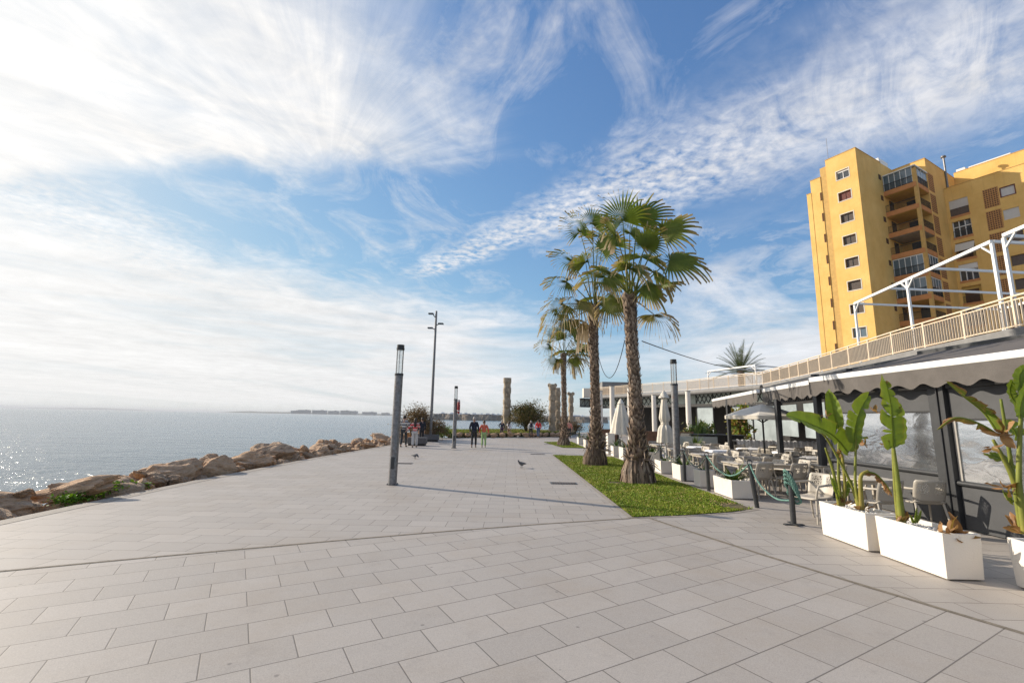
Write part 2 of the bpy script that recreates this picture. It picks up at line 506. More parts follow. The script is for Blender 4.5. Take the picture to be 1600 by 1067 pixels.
# perforated plastic: real holes by transparency
_m = mat('perforated beige plastic', (0.43, 0.39, 0.33), 0.45)
_t = _m.node_tree; _o = ocoord(_m)
_e = vor(_t, vec(_t, xyz(_o)[0], 0.0, xyz(_o)[2]), 34, 'DISTANCE_TO_EDGE', 'Distance')
_x, _y, _z = xyz(_o)
_rim = ((_x.abs() - 0.195).ss(0.0, 0.01) + (0.60 - _z).ss(0.0, 0.01) + (_z - 0.775).ss(0.0, 0.01)).clamp()
_a = ((1.0 - _e.ss(0.085, 0.115)) + _rim + (1.0 - _x.abs().ss(0.035, 0.05))).clamp()
_t.links.new(_a.k, bsdf(_m).inputs['Alpha'])
M['perf'] = _m

# ------------------------------------------------------------------ the setting
KERB = [(-7.6, -6), (-7.85, 2), (-7.98, 7.5), (-8.1, 12.2), (-7.9, 19), (-7.25, 26.7), (-6.85, 32), (-6.2, 38.4)]


def kerb_x(y):
    for (x0, y0), (x1, y1) in zip(KERB, KERB[1:]):
        if y0 <= y <= y1: return x0 + (x1 - x0) * (y - y0) / (y1 - y0)
    return KERB[-1][0] if y > 0 else KERB[0][0]


# promenade: one solid platform above the sea, paved on top
poly = KERB + [(-2.0, 39.8), (2.0, 43.2), (6.2, 46.8), (9.0, 62), (40, 80), (60, 60), (60, -8), (-7.6, -8)]
kind(MB().prism(poly[::-1], -3.0, 0.0).build('promenade', M['pave_far']), 'structure')

# the diagonal field in the foreground, between two curved joints
arcA = [(-7.86, 4.05), (-6.8, 4.62), (-5.48, 5.28), (-4.4, 5.82), (-3.3, 6.34), (-2.1, 6.90), (-0.93, 7.42), (0.6, 8.04), (2.26, 8.64), (2.55, 8.70)]
arcB = [(2.75, 8.15), (3.05, 7.4), (3.45, 6.42), (3.85, 5.55), (4.26, 4.68), (4.62, 3.95), (5.0, 3.2), (5.6, 2.0), (6.6, 0.0)]
near = arcA + arcB + [(6.6, -6), (-7.6, -6), (-7.80, 0)]
kind(MB().face([(x, y, 0.004) for x, y in near[::-1]]).build('plaza', M['pave_near']), 'structure')


def strip(path, wd, z):
    mb = MB(); L = []
    for i, p in enumerate(path):
        a = Vector(path[max(i - 1, 0)]); b = Vector(path[min(i + 1, len(path) - 1)]); d = (b - a).normalized(); n = Vector((-d.y, d.x))
        L.append((Vector(p) + n * wd / 2, Vector(p) - n * wd / 2))
    for (a, b), (c, d) in zip(L, L[1:]): mb.face([(b.x, b.y, z), (d.x, d.y, z), (c.x, c.y, z), (a.x, a.y, z)])
    return mb


def smooth2(path, n=6):
    out = []
    for i in range(len(path) - 1):
        p0, p1, p2, p3 = [Vector(path[max(0, min(len(path) - 1, j))]) for j in (i - 1, i, i + 1, i + 2)]
        for k in range(n):
            t = k / n
            out.append(0.5 * ((2 * p1) + (p2 - p0) * t + (2 * p0 - 5 * p1 + 4 * p2 - p3) * t * t + (3 * p1 - p0 - 3 * p2 + p3) * t ** 3))
    out.append(Vector(path[-1]))
    return [tuple(p) for p in out]


kind(strip(arcA, 0.05, 0.008).build('paving_joint', M['joint']), 'structure')
kind(strip([arcA[-1]] + arcB, 0.06, 0.0085).build('paving_joint', M['joint']), 'structure')
kind(strip([(x + 0.16, y) for x, y in KERB], 0.30, 0.0045).build('kerb_strip', M['border']), 'structure')

# sea
SEA_Z = -1.9
sea = mat('sea water', (0.022, 0.060, 0.078), 0.16, spec=0.5)
_t = sea.node_tree; _o = ocoord(sea); _x, _y, _z = xyz(_o)
_ps = vec(_t, _x * 0.62 + _y * 0.35, _y * 1.0, 0.0)
h = nz(_t, _ps, 0.22, 3, 0.5, 0.4) * 1.6 + nz(_t, _ps, 0.9, 4, 0.6, 0.6) * 1.0 + nz(_t, _o, 3.2, 4, 0.6, 0.4) * 0.32
_g = nz(_t, _ps, 0.02, 3, 0.5)
bump(sea, h, 0.6, 0.45)
_c = _g.ramp((0.35, (0.022, 0.070, 0.100)), (0.65, (0.036, 0.100, 0.135)))
setc(sea, _c)
mb = MB(); ys = [-80, 0, 60, 200, 600, 2000, 8000, 40000]; xs = [-60000, -8000, -1500, -300, -60, 0, 60, 300, 1500, 8000, 60000]
for a, b in zip(ys, ys[1:]):
    for c, d in zip(xs, xs[1:]): mb.face([(c, a, SEA_Z), (d, a, SEA_Z), (d, b, SEA_Z), (c, b, SEA_Z)])
kind(mb.build('sea', sea), 'structure')

# far coast: low hills, headland and the harbour mole
M['hill'] = mat('far hill', (0.10, 0.115, 0.10), 0.95, 0.3, 0.004)
M['hill_far'] = mat('faraway hill', (0.12, 0.14, 0.15), 0.95, 0.2, 0.001)
M['mole'] = mat('mole rock', (0.20, 0.165, 0.13), 0.95, 0.5, 0.25, 1.0, 0.6)


def ridge(name, x0, x1, y, hfun, m, depth, n=90):
    mb = MB()
    for i in range(n):
        for k in (0, 1):
            pass
    pts = []
    for i in range(n + 1):
        x = x0 + (x1 - x0) * i / n; hh = hfun(i / n)
        pts.append([(x, y, SEA_Z - 1), (x, y + depth * 0.18, SEA_Z + hh * 0.75), (x, y + depth * 0.5, SEA_Z + hh), (x, y + depth, SEA_Z - 1)])
    for a, b in zip(pts, pts[1:]):
        for k in range(3): mb.face([a[k], b[k], b[k + 1], a[k + 1]])
    return kind(mb.build(name, m, smooth=60), 'structure')


def env(t, a=0.12): return min(1, t / a) * min(1, (1 - t) / a)


ridge('far_hills', -9800, -7100, 9000, lambda t: env(t, 0.4) * (30 + 14 * noise.noise((t * 5, 1, 0))), M['hill_far'], 900)
ridge('headland', -2960, 1500, 4600, lambda t: env(t, 0.04) * (15 + 7 * t + 5 * noise.noise((t * 30, 2, 0)) + 8 * max(0, t - 0.45)), M['hill'], 500, 140)
ridge('coast_hills', -600, 3600, 3800, lambda t: env(t, 0.2) * (33 + 9 * noise.noise((t * 9, 4, 0)) + 3 * noise.noise((t * 40, 4, 0))), M['hill'], 800, 140)
mole = MB()
pts = []
for i in range(241):
    x = -84 + 190 * i / 240; y0 = 505 + 8 * noise.noise((i * .05, 0, 5))
    def q(k): return Vector((0.5 * noise.noise((x * .6, k * 3.1, 1)), 0.8 * noise.noise((x * .7, k * 5.3, 3)), 0.9 * noise.noise((x * .55, k * 7.7, 2))))
    r = [Vector((x, y0 - 6, SEA_Z - 0.5)), Vector((x, y0 - 4, SEA_Z + 2.2)) + q(1), Vector((x, y0 - 2, SEA_Z + 4.4)) + q(2), Vector((x, y0, SEA_Z + 6.2)) + q(3) * 0.7, Vector((x, y0 + 6, SEA_Z + 6.3)), Vector((x, y0 + 10, SEA_Z - 0.5))]
    pts.append(r)
for a, b in zip(pts, pts[1:]):
    for k in range(5): mole.face([a[k], b[k], b[k + 1], a[k + 1]])
kind(mole.build('harbour_mole', M['mole']), 'structure')

# ------------------------------------------------------------------ lawns
M['lawnsoil'] = mat('lawn soil', (0.10, 0.085, 0.035), 0.95, 0.4, 8)
gm = mat('grass blade', (0.1, 0.2, 0.03), 0.55, spec=0.25)
_t = gm.node_tree; _o = ocoord(gm)
_n = nz(_t, _o, 1.1, 6, 0.7); _n2 = nz(_t, _o, 9, 4, 0.7)
at_ = _t.nodes.new('ShaderNodeAttribute'); at_.attribute_name = 'tip'
_c = (_n * 0.6 + _n2 * 0.4).ramp((0.32, (0.105, 0.19, 0.013)), (0.50, (0.205, 0.29, 0.02)), (0.70, (0.36, 0.35, 0.05)))
_c = mixc(X(_t, at_.outputs['Fac']).ss(0.5, 1.0) * 0.8, _c, (0.42, 0.30, 0.10))
setc(gm, _c)
bsdf(gm).inputs['Subsurface Weight'].default_value = 0.0


def grass(name, poly, n, hmin, hmax, seed, bare=()):
    rr = random.Random(seed); mb = MB(); mb.c = []
    xs = [p[0] for p in poly]; ys = [p[1] for p in poly]

    def inside(x, y):
        c = False; j = len(poly) - 1
        for i in range(len(poly)):
            xi, yi = poly[i]; xj, yj = poly[j]
            if (yi > y) != (yj > y) and x < (xj - xi) * (y - yi) / (yj - yi) + xi: c = not c
            j = i
        return c
    k = 0
    while k < n:
        x = rr.uniform(min(xs), max(xs)); u_ = rr.random(); y = min(ys) + (max(ys) - min(ys)) * u_ ** 1.5
        if not inside(x, y): continue
        k += 1
        if any((x - bx) ** 2 + (y - by) ** 2 < br * br * (0.5 + rr.random()) for bx, by, br in bare): continue
        hgt = rr.uniform(hmin, hmax) * (0.75 + 0.5 * noise.noise((x * 1.4, y * 1.4, 3)) + 0.3)
        a = rr.uniform(0, 2 * PI); wd = rr.uniform(0.004, 0.009) * (1 + 0.06 * y); lx, ly = rr.gauss(0, 0.5) * hgt, rr.gauss(0, 0.5) * hgt
        ca, sa = math.cos(a) * wd, math.sin(a) * wd
        dry = 1.0 if rr.random() < 0.15 else (0.6 if noise.noise((x * 0.9, y * 0.9, 9)) > 0.34 and rr.random() < 0.5 else 0.0)
        mb.face([(x - ca, y - sa, 0.01), (x + ca, y + sa, 0.01), (x + lx, y + ly, 0.01 + hgt)]); mb.c += [dry] * 3
    o = mb.build(name, gm)
    return kind(o, 'stuff')


LAWN1 = [(2.27, 8.72), (3.3, 8.98), (4.4, 9.4), (5.02, 9.78), (4.98, 11), (4.9, 14), (4.88, 22.2), (2.1, 22.6), (2.2, 15)]
LAWN2 = [(3.25, 28.6), (4.6, 28.5), (4.75, 36), (2.5, 34.5)]
for L in (LAWN1, LAWN2):
    kind(MB().face([(x, y, 0.0042) for x, y in L]).build('lawn_soil', M['lawnsoil']), 'structure')
o = grass('grass', LAWN1, 95000, 0.014, 0.038, 3, [(4.75, 10.0, 0.38), (3.68, 13.6, 0.5), (3.35, 18.4, 0.45), (2.95, 13.25, .22)])
o['label'] = 'sunlit mown grass of the long lawn at the feet of two palms'
o = grass('grass', LAWN2, 16000, 0.02, 0.05, 5)
o['label'] = 'small patch of green lawn round the farthest fan palm'
kind(strip([(2.22, 8.7), (2.15, 15), (2.06, 22.6)], 0.09, 0.0048).build('lawn_edging', M['border']), 'structure')
kind(strip([(2.25, 8.66), (3.3, 8.92), (4.45, 9.35), (5.1, 9.75)], 0.10, 0.0047).build('lawn_edging', M['border']), 'structure')

rr = random.Random(61); lt = MB()
for i in range(260):
    cx_, cy_, sp_ = rr.choice(((3.70, 13.5, .75), (3.35, 18.3, .7), (3.9, 11.5, 1.0), (4.6, 10.1, .45), (3.2, 16.0, .8)))
    x, y = rr.gauss(cx_, sp_ * .7), rr.gauss(cy_, sp_); a = rr.uniform(0, 6.28); L_ = rr.uniform(.04, .22); w_ = rr.uniform(.004, .013)
    if not (2.35 < x < 4.9 and y > 9.4): continue
    c_, s_ = math.cos(a), math.sin(a); lt.face([(x - s_ * w_, y + c_ * w_, .028), (x + s_ * w_, y - c_ * w_, .030), (x + c_ * L_, y + s_ * L_, .036 + rr.uniform(0, .02))])
M['litter'] = mat('dry leaf bits', (0.40, 0.27, 0.13), .9, .4, 3)
o = kind(lt.build('leaf_litter', M['litter']), 'stuff'); o['label'] = 'dry palm leaf bits lying on the long lawn'

# drain covers let into the paving
drain = MB()
drain.box((0, 0, 0.006), (0.72, 0.36, 0.004))
M['drain'] = mat('rusty drain cover', (0.075, 0.06, 0.05), 0.7, 0.4, 18, 0.4, 80)
for (x, y), lb in zip([(1.5, 12.98), (1.38, 23.07), (2.69, 32.0), (-3.96, 17.4), (-4.24, 30.3)],
                      ['rusty rectangular drain cover in the paving nearest the long lawn', 'dark drain cover beyond the pigeon, level with the far end of the lawn',
                       'small drain cover in the paving beside the small far lawn', 'dark drain cover in the paving just behind the nearest lamp column',
                       'thin drain cover in the paving behind the lamp column with the lifebuoy']):
    t = thing('drain_cover', lb, 'drain cover', (x, y, 0), 0, 'drain covers in the paving')
    MB().box((0, 0, 0.006), (0.72, 0.38, 0.004)).build('frame', M['dark'], t)
    g = MB()
    for i in range(9): g.box((-0.29 + i * 0.0725, 0, 0.010), (0.05, 0.30, 0.004))
    g.build('grate', M['drain'], t)

# ------------------------------------------------------------------ boulders along the kerb
rm = mat('brown boulder', (0.34, 0.21, 0.12), 0.9)
_t = rm.node_tree; _o = ocoord(rm)
_x, _y, _z = xyz(_o)
_lay = nz(_t, vec(_t, _x * 0.8, _y * 0.8, _z * 3.2), 2.2, 8, 0.68, 0.8)
_f = nz(_t, _o, 7, 8, 0.72)
_oi = X(_t, _t.nodes.new('ShaderNodeObjectInfo').outputs['Random'])
_c = (_lay * 0.7 + _f * 0.3).ramp((0.32, (0.11, 0.058, 0.032)), (0.43, (0.48, 0.29, 0.165)), (0.55, (0.66, 0.44, 0.27)), (0.72, (0.76, 0.60, 0.44)))
_c = mixc(_oi.ss(0.3, 1.0) * 0.45, _c, (0.36, 0.29, 0.22))
setc(rm, _c)
bump(rm, _lay * 1.2 + _f * 0.8 + vor(_t, _o, 4.5) * 0.35, 0.9, 0.10)
M['rock'] = rm


def rock_mesh(seed, sx, sy, sz, sub=4):
    bm = bmesh.new(); bmesh.ops.create_icosphere(bm, subdivisions=sub, radius=1.0)
    rr = random.Random(seed); pl = []
    for i in range(13):
        n = Vector((rr.gauss(0, 1), rr.gauss(0, 1), rr.gauss(0, 0.8))).normalized(); pl.append((n, rr.uniform(0.50, 0.84)))
    so_ = rr.random() * 50
    for v in bm.verts:
        p = v.co.copy(); k = 1.0
        for n, d in pl:
            q = p.dot(n)
            if q > 1e-6: k = min(k, d / q) if d / q < 1.0 else k
        p = p * (0.95 * k + 0.05)
        nn = p.normalized()
        p += nn * (0.10 * noise.noise(p * 1.7 + Vector((so_, 0, 0))) + 0.085 * noise.noise(p * 4.1 + Vector((0, so_, 0))) + 0.075 * (abs(noise.noise(Vector((p.x * 2, p.y * 2, p.z * 9)) + Vector((so_, so_, 0)))) - .3) + 0.03 * noise.noise(p * 11))
        dv_ = noise.voronoi(p * 1.9 + Vector((so_, 2, 1)))[0]; p -= nn * 0.30 * max(0.0, 0.22 - (dv_[1] - dv_[0]))
        p += nn * 0.05 * math.floor(3 * noise.noise(Vector((p.x * .7, p.y * .7, p.z * 3.4)) + Vector((so_, 0, so_)))) / 2
        v.co = Vector((p.x * sx, p.y * sy, p.z * sz))
    me = bpy.data.meshes.new('boulder'); bm.to_mesh(me); bm.free()
    me.materials.append(M['rock'])
    me.polygons.foreach_set('use_smooth', [True] * len(me.polygons)); me.set_sharp_from_angle(angle=R(28))
    return me


ROCKS = [rock_mesh(100 + i, 1.0, [0.62, 0.8, 0.7, 0.9, 0.55][i % 5], [0.5, 0.62, 0.45, 0.7, 0.4][i % 5]) for i in range(11)]
NTH = ['first', 'second', 'third', 'fourth', 'fifth', 'sixth', 'seventh', 'eighth', 'ninth', 'tenth', 'eleventh', 'twelfth', 'thirteenth', 'fourteenth', 'fifteenth', 'sixteenth', 'seventeenth', 'eighteenth', 'nineteenth', 'twentieth']
for a in ('twenty', 'thirty', 'forty', 'fifty', 'sixty'):
    NTH += [a + '-' + NTH[i] for i in range(9)] + [{'twenty': 'thirtieth', 'thirty': 'fortieth', 'forty': 'fiftieth', 'fifty': 'sixtieth', 'sixty': 'seventieth'}[a]]


def boulder(i, x, y, z, s, rz, label, group, tilt=(0, 0)):
    o = bpy.data.objects.new('boulder', ROCKS[i % len(ROCKS)]); col.objects.link(o)
    o.location = (x, y, z); o.rotation_euler = (tilt[0], tilt[1], rz); o.scale = s if isinstance(s, tuple) else (s, s, s)
    return tag(o, label, 'boulder', group)


GB = 'boulders edging the promenade by the sea'
special = [
    (0, -9.35, 8.3, -0.02, (1.05, 0.80, 0.70), R(22), 'big rounded brown boulder at the near end of the shore, beside the long slab rock', (0.0, -0.1)),
    (4, -8.75, 9.45, 0.12, (1.15, 0.62, 0.62), R(24), 'long slab-like boulder lying tilted on the big rounded boulder near the weeds', (0.12, -0.22)),
    (6, -9.0, 7.2, -0.12, (0.62, 0.6, 0.6), 0.6, 'dark low boulder at the kerb, nearest of the whole row', (0, 0)),
    (2, -9.05, 10.7, -0.12, (0.95, 0.8, 0.6), 0.3, 'low flat boulder behind the green weeds', (0, 0)),
    (3, -9.1, 12.5, 0.02, (1.25, .85, 0.95), R(35), 'large wedge-shaped boulder rising behind the end of the green weeds', (0.05, -0.16)),
    (8, -8.72, 13.9, 0.0, (0.8, 0.6, 0.8), 0.9, 'pointed boulder leaning on the large wedge-shaped boulder', (0.3, 0.2)),
    (5, -8.8, 15.7, 0.12, (.95, .75, 0.8), 0.7, 'broad layered boulder leaning seaward, just past the pointed one', (0, -0.2)),
    (1, -9.2, 18.2, 0.22, (1.05, .85, 0.80), 1.0, 'highest big boulder at the middle of the shore row', (0.1, -0.12)),
]
for i, x, y, z, s, rz, lb, tl in special: boulder(i, x, y, z, s, rz, lb, GB, tl)
rr = random.Random(21)
n = 0; y = 7.9
while y < 39:
    x = kerb_x(min(y, 38)) - rr.uniform(0.42, 0.75); s = rr.uniform(0.34, 0.68)
    boulder(rr.randrange(11), x, y, rr.uniform(-0.18, 0.06), (s * rr.uniform(.9, 1.3), s, s * rr.uniform(.7, 1.1)), rr.uniform(0, 6.28), f'brown boulder against the kerb, {NTH[n]} of the front row from the near end', GB, (rr.uniform(-.3, .3), rr.uniform(-.3, .3)))
    n += 1; y += s * rr.uniform(1.0, 1.7)
n = 0; y = 10.5
while y < 40:
    x = kerb_x(min(y, 38)) - rr.uniform(1.15, 1.75); s = rr.uniform(0.45, 0.82)
    boulder(rr.randrange(11), x, y, rr.uniform(-0.22, 0.16) + (0.1 if y > 17 else -0.12), (s * rr.uniform(.9, 1.3), s, s * rr.uniform(.7, 1.0)), rr.uniform(0, 6.28), f'larger brown boulder, {NTH[n]} of the seaward second row from the near end', GB, (rr.uniform(-.3, .3), rr.uniform(-.3, .3)))
    n += 1; y += s * rr.uniform(0.95, 1.5)
n = 0; y = 6.0
while y < 36:
    x = kerb_x(min(y, 38)) - rr.uniform(2.3, 3.0); s = rr.uniform(0.7, 1.2)
    boulder(rr.randrange(11), x, y, rr.uniform(-1.5, -1.0), (s * rr.uniform(.9, 1.3), s, s * rr.uniform(.7, 1.0)), rr.uniform(0, 6.28), f'boulder low at the water, {NTH[n]} of the lowest row from the near end', GB, (rr.uniform(-.3, .3), rr.uniform(-.3, .3)))
    n += 1; y += s * rr.uniform(1.4, 2.2)
n = 0; y = 7.6
rr = random.Random(58)
while y < 36:
    x = kerb_x(min(y, 38)) - rr.uniform(0.30, 1.5); s = rr.uniform(0.18, 0.34)
    boulder(rr.randrange(11), x, y, rr.uniform(0.05, 0.30) if x < kerb_x(y) - .55 else rr.uniform(-.02, .06), (s * rr.uniform(.9, 1.4), s, s * rr.uniform(.7, 1.1)), rr.uniform(0, 6.28), f'small brown rock lodged among the boulders, {NTH[n]} along from the near end', 'small rocks lodged among the boulders', (rr.uniform(-.5, .5), rr.uniform(-.5, .5)))
    n += 1; y += rr.uniform(.35, .75)
# rubble bank under the boulders
mb = MB(); rows = []
for i in range(120):
    y = -4 + 46 * i / 119; kx = kerb_x(min(max(y, -6), 38.4))
    rows.append([Vector((kx - d, y, z + 0.22 * noise.noise((y * 1.7, d * 2.3, 0)))) for d, z in ((-0.0, -0.14), (0.5, -0.16), (1.1, -0.25), (1.9, -0.75), (2.7, -1.5), (4.0, -2.6))])
for a, b in zip(rows, rows[1:]):
    for k in range(5): mb.face([a[k], b[k], b[k + 1], a[k + 1]])
kind(mb.build('shore_bank', M['rock'], smooth=50), 'structure')

# ------------------------------------------------------------------ ochre apartment tower
tower = thing('apartment_tower', 'tall ochre yellow apartment tower with stacked corner balconies behind the roof terrace', 'apartment building', (41.75, 51.2, 0), math.atan2(0.489, 0.872))
G0 = 0.0
TOP = 35.35
A1, A2, B = 6.46, 10.05, 3.3
WX = 14.97
walls = MB()
# front shaft: built as slabs of wall round the window openings on its sunlit face (x = 0)
walls.bb(0.3, A1 - 0.02, -0.0, 3.42, G0, TOP)
wy0, wy1 = 0.93, 2.32
cur = G0
sills = []
for k in range(8): sills.append(11.92 + 2.877 * k)
zs = G0
for zb in sills:
    walls.bb(0.0, 0.298, 0.0, 3.42, zs, zb)
    walls.bb(0.0, 0.298, 0.0, wy0, zb, zb + 1.12); walls.bb(0.0, 0.298, wy1, 3.42, zb, zb + 1.12)
    zs = zb + 1.12
walls.bb(0.0, 0.298, 0.0, 3.42, zs, TOP)
# lower stair shaft behind, stepping down twice
walls.bb(-0.02, A2, 4.16, 5.4, G0, 33.4)
walls.bb(-0.06, A2, 5.4, 5.95, G0, 31.7)
walls.bb(A1 + 0.02, A2 - 0.01, 0.01, 3.40, G0, TOP - 0.03)
# second block behind the balconies and the wing
walls.bb(A2, 24.0, -B, 4.15, G0, TOP + 0.05)
walls.bb(19.5, 27.0, -26.0, -B - 0.002, 30.0, 36.1)
wing_y = [(-3.6, -5.42), (-6.86, -8.1), (-8.25, -9.6)]
wt = thing
walls.bb(WX + 0.35, 27.0, -26.0, -B - 0.002, G0, 32.3)
ops = []                        # openings in the wing's front skin: (y0, y1, z0, z1, what)
for k in range(9):
    d = 2.88 * k
    ops.append((-5.42, -3.62, 28.5 - d, 30.62 - d, 'bay', k))
    ops.append((-9.58, -8.25, 29.15 - d, 30.42 - d, 'win', k))
    ops.append((-13.9, -12.5, 29.15 - d, 30.42 - d, 'win', k + 20))
    ops.append((-17.6, -16.2, 29.15 - d, 30.42 - d, 'win', k + 30))
skin = MB()


def skinwall(mb, x0, x1, ya, yb, z0, z1, holes):
    """wall slab with rectangular openings, cut into columns"""
    ysn = sorted({ya, yb} | {h[0] for h in holes} | {h[1] for h in holes})
    for p, q in zip(ysn, ysn[1:]):
        hs = sorted([(h[2], h[3]) for h in holes if h[0] <= p + 1e-6 and h[1] >= q - 1e-6]); z = z0
        for a, b in hs:
            if a > z: mb.bb(x0, x1, p, q, z, a)
            z = b
        if z < z1: mb.bb(x0, x1, p, q, z, z1)


skinwall(walls, WX, WX + 0.345, -26.0, -B - 0.004, G0, 32.5, [o for o in ops])
walls.build('wall', M['orange'], tower)
worn = MB().bb(0.05, A1, 3.422, 4.158, G0, 34.6)  # flat pier; the shade of an angled face is put into its darker tint
worn.build('pier', M['ochre_dark'], tower)
cop = MB()
cop.bb(-0.04, A1, -0.04, 3.44, TOP, TOP + 0.07); cop.bb(A2 - 0.04, 24.04, -B - 0.04, 4.2, TOP + 0.05, TOP + 0.12); cop.bb(WX - 0.04, 19.48, -26, -B - 0.05, 32.5, 32.57); cop.bb(19.46, 27, -26, -B - 0.05, 36.1, 36.17)
cop.bb(-0.06, A2, 4.17, 5.42, 33.4, 33.46); cop.bb(-0.1, A2, 5.43, 5.99, 31.7, 31.76)
cop.build('coping', M['ochre_dark'], tower)
stylesL = ['glass', 'red', 'two', 'half', 'two', 'shut', 'two', 'blue']
M['skyglass'] = mat('bluish window glass', (0.10, 0.15, 0.19), 0.1, spec=0.8)
for k, zb in enumerate(sills[::-1]):
    st = stylesL[k]
    f = MB(); z0, z1 = zb, zb + 1.12
    for a, b, c, d in ((wy0 - .09, wy1 + .09, z0 - .1, z0 - .002), (wy0 - .09, wy1 + .09, z1 + .002, z1 + .1), (wy0 - .09, wy0 - .002, z0, z1), (wy1 + .002, wy1 + .09, z0, z1)): f.bb(-0.025, 0.05, a, b, c, d)
    fr = f.build('window', M['canvas'], tower)
    g = MB().bb(0.20, 0.23, wy0, wy1, z0, z1)
    g.build('pane', {'glass': M['wglass'], 'red': M['redshutter'], 'two': M['shutter'], 'half': M['shutter'], 'shut': M['shutter'], 'blue': M['skyglass']}[st], fr)
    s = MB()
    mid = (wy0 + wy1) / 2
    if st != 'shut': s.bb(0.15, 0.198, mid - 0.03, mid + 0.03, z0, z1)
    if st in ('glass',): s.bb(0.12, 0.198, wy0, wy1, z1 - 0.22, z1); s.bb(.15, .198, wy0, wy0 + .05, z0, z1 - .22); s.bb(.15, .198, wy1 - .05, wy1, z0, z1 - .22)
    if st in ('red', 'two', 'shut', 'half'):
        for j in range(9): s.bb(0.185, 0.199, wy0 + 0.02, wy1 - 0.02, z0 + 0.06 + j * 0.12, z0 + 0.09 + j * 0.12)
    s.build('sash', {'red': M['redshutter'], 'glass': M['white'], 'blue': M['white']}.get(st, M['black']), fr)
for k in range(9):              # slit windows on the seam of the two shafts
    z = 30.2 - 2.83 * k
    MB().bb(-0.045, 0.05, 4.163, 4.36, z, z + 1.1).build('slit_window', M['hole'], tower)
for k in range(9):              # small square windows on the shaded flank
    z = 32.78 - 2.88 * k
    MB().bb(5.45, 6.08, -0.03, 0.03, z, z + 0.68).build('small_window', M['hole'], tower)
# corner balconies: slabs, inner walls, railings or glazing
glazed = {0, 4, 5}
for k in range(9):
    zf = 31.22 - 2.83 * k          # floor level
    sl_ = MB(); sl_.bb(A1 - 0.06, A2 - 0.012, -B + 0.0, 0.012, zf - 0.58, zf); sl_.bb(A1 - 0.06, A1 + 0.4, -B + 0.0, -0.02, zf + 0.002, zf + 0.02)
    bal = sl_.build('balcony', M['terracotta'], tower)
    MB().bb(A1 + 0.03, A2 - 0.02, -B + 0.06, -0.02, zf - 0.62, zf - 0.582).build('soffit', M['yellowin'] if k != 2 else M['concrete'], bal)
    MB().bb(A2 - 0.06, A2 - 0.003, -2.4, -1.0, zf + 0.004, zf + 2.0).build('balcony_door', M['wglass'], bal)
    MB().bb(A1 + 1.2, A1 + 2.4, -0.03, 0.004, zf + 0.004, zf + 2.0).build('balcony_door', M['wglass'], bal)
    ra = MB()
    ra.bb(A1 - 0.03, A1 + 0.01, -B + 0.3, 0.0, zf + 0.88, zf + 0.93); ra.bb(A1 + 0.4, A2, -B, -B + 0.04, zf + 0.88, zf + 0.93)
    ra.bb(A1 - 0.03, A1 + 0.01, -B + 0.3, 0.0, zf + 0.08, zf + 0.11); ra.bb(A1 + 0.4, A2, -B, -B + 0.04, zf + 0.08, zf + 0.11)
    for j in range(28): ra.bb(A1 - 0.02, A1, -0.02 - j * 0.105, -0.042 - j * 0.105, zf + 0.11, zf + 0.88)
    for j in range(29): ra.bb(A1 + 0.45 + j * 0.108, A1 + 0.472 + j * 0.108, -B + 0.01, -B + 0.03, zf + 0.11, zf + 0.88)
    ra.build('railing', M['black'], bal)
    if k in glazed:
        gz = MB().bb(A1 + 0.05, A1 + 0.07, -B + 0.3, -0.02, zf + 0.02, zf + 2.1 - 0.005); gz.bb(A1 + 0.4, A2 - 0.02, -B + 0.07, -B + 0.09, zf + 0.02, zf + 2.1)
        gl = gz.build('glazing', M['skyglass'], bal)
        fm = MB()
        for j in range(6): fm.bb(A1 + 0.03, A1 + 0.09, -0.03 - j * 0.585, -0.09 - j * 0.585, zf + 0.02, zf + 2.1)
        for j in range(5): fm.bb(A1 + 0.42 + j * 0.76, A1 + 0.48 + j * 0.76, -B + 0.05, -B + 0.11, zf + 0.02, zf + 2.1)
        fm.bb(A1 + 0.025, A1 + 0.095, -B + 0.3, -0.02, zf + 2.1, zf + 2.2); fm.bb(A1 + 0.4, A2 - .02, -B + 0.045, -B + 0.115, zf + 2.1, zf + 2.2)
        fm.build('frame', M['white'], gl)
MB().bb(A1 - 0.03, A1 + 0.38, -B - 0.06, -B + 0.29, G0, 33.05).build('corner_post', M['ochre_dark'], tower)
rf = MB(); rf.bb(A1 - 0.1, A2 - 0.01, -B - 0.08, 0.0, 33.3, 33.42); rf.build('balcony_roof', M['white'], tower)
# lattice brick vents on the shaded flank and the wing
for k in range(9):              # lattice brick vents: panel and its openings
    la_, lb_2 = MB(), MB(); z = 31.2 - 2.86 * k
    la_.bb(10.25, 11.95, -B - 0.018, -B + 0.01, 31.1 - 2.86 * k, 33.6 - 2.86 * k); lb_2.bb(WX - 0.016, WX + 0.01, -8.16, -6.8, 28.3 - 2.88 * k, 30.75 - 2.88 * k)
    for a in range(6):
        for b in range(9):
            x0 = 10.35 + a * 0.26; z0 = z + b * 0.26; la_.bb(x0, x0 + 0.14, -B - 0.03, -B + 0.01, z0, z0 + 0.13, 1)
            y0 = -6.86 - a * 0.21; zz_ = 28.4 - 2.88 * k + b * 0.26; lb_2.bb(WX - 0.03, WX + 0.01, y0 - 0.12, y0, zz_, zz_ + 0.15, 1)
    la_.build('lattice_panel', [M['brick'], M['hole']], tower); lb_2.build('lattice_panel', [M['brick'], M['hole']], tower)
bays = ['blind', 'doors', 'open', 'white', 'open', 'doors', 'open', 'white', 'open']
wins = ['framed', 'whiteshut', 'dark', 'dark', 'dark', 'dark', 'dark', 'dark', 'dark']
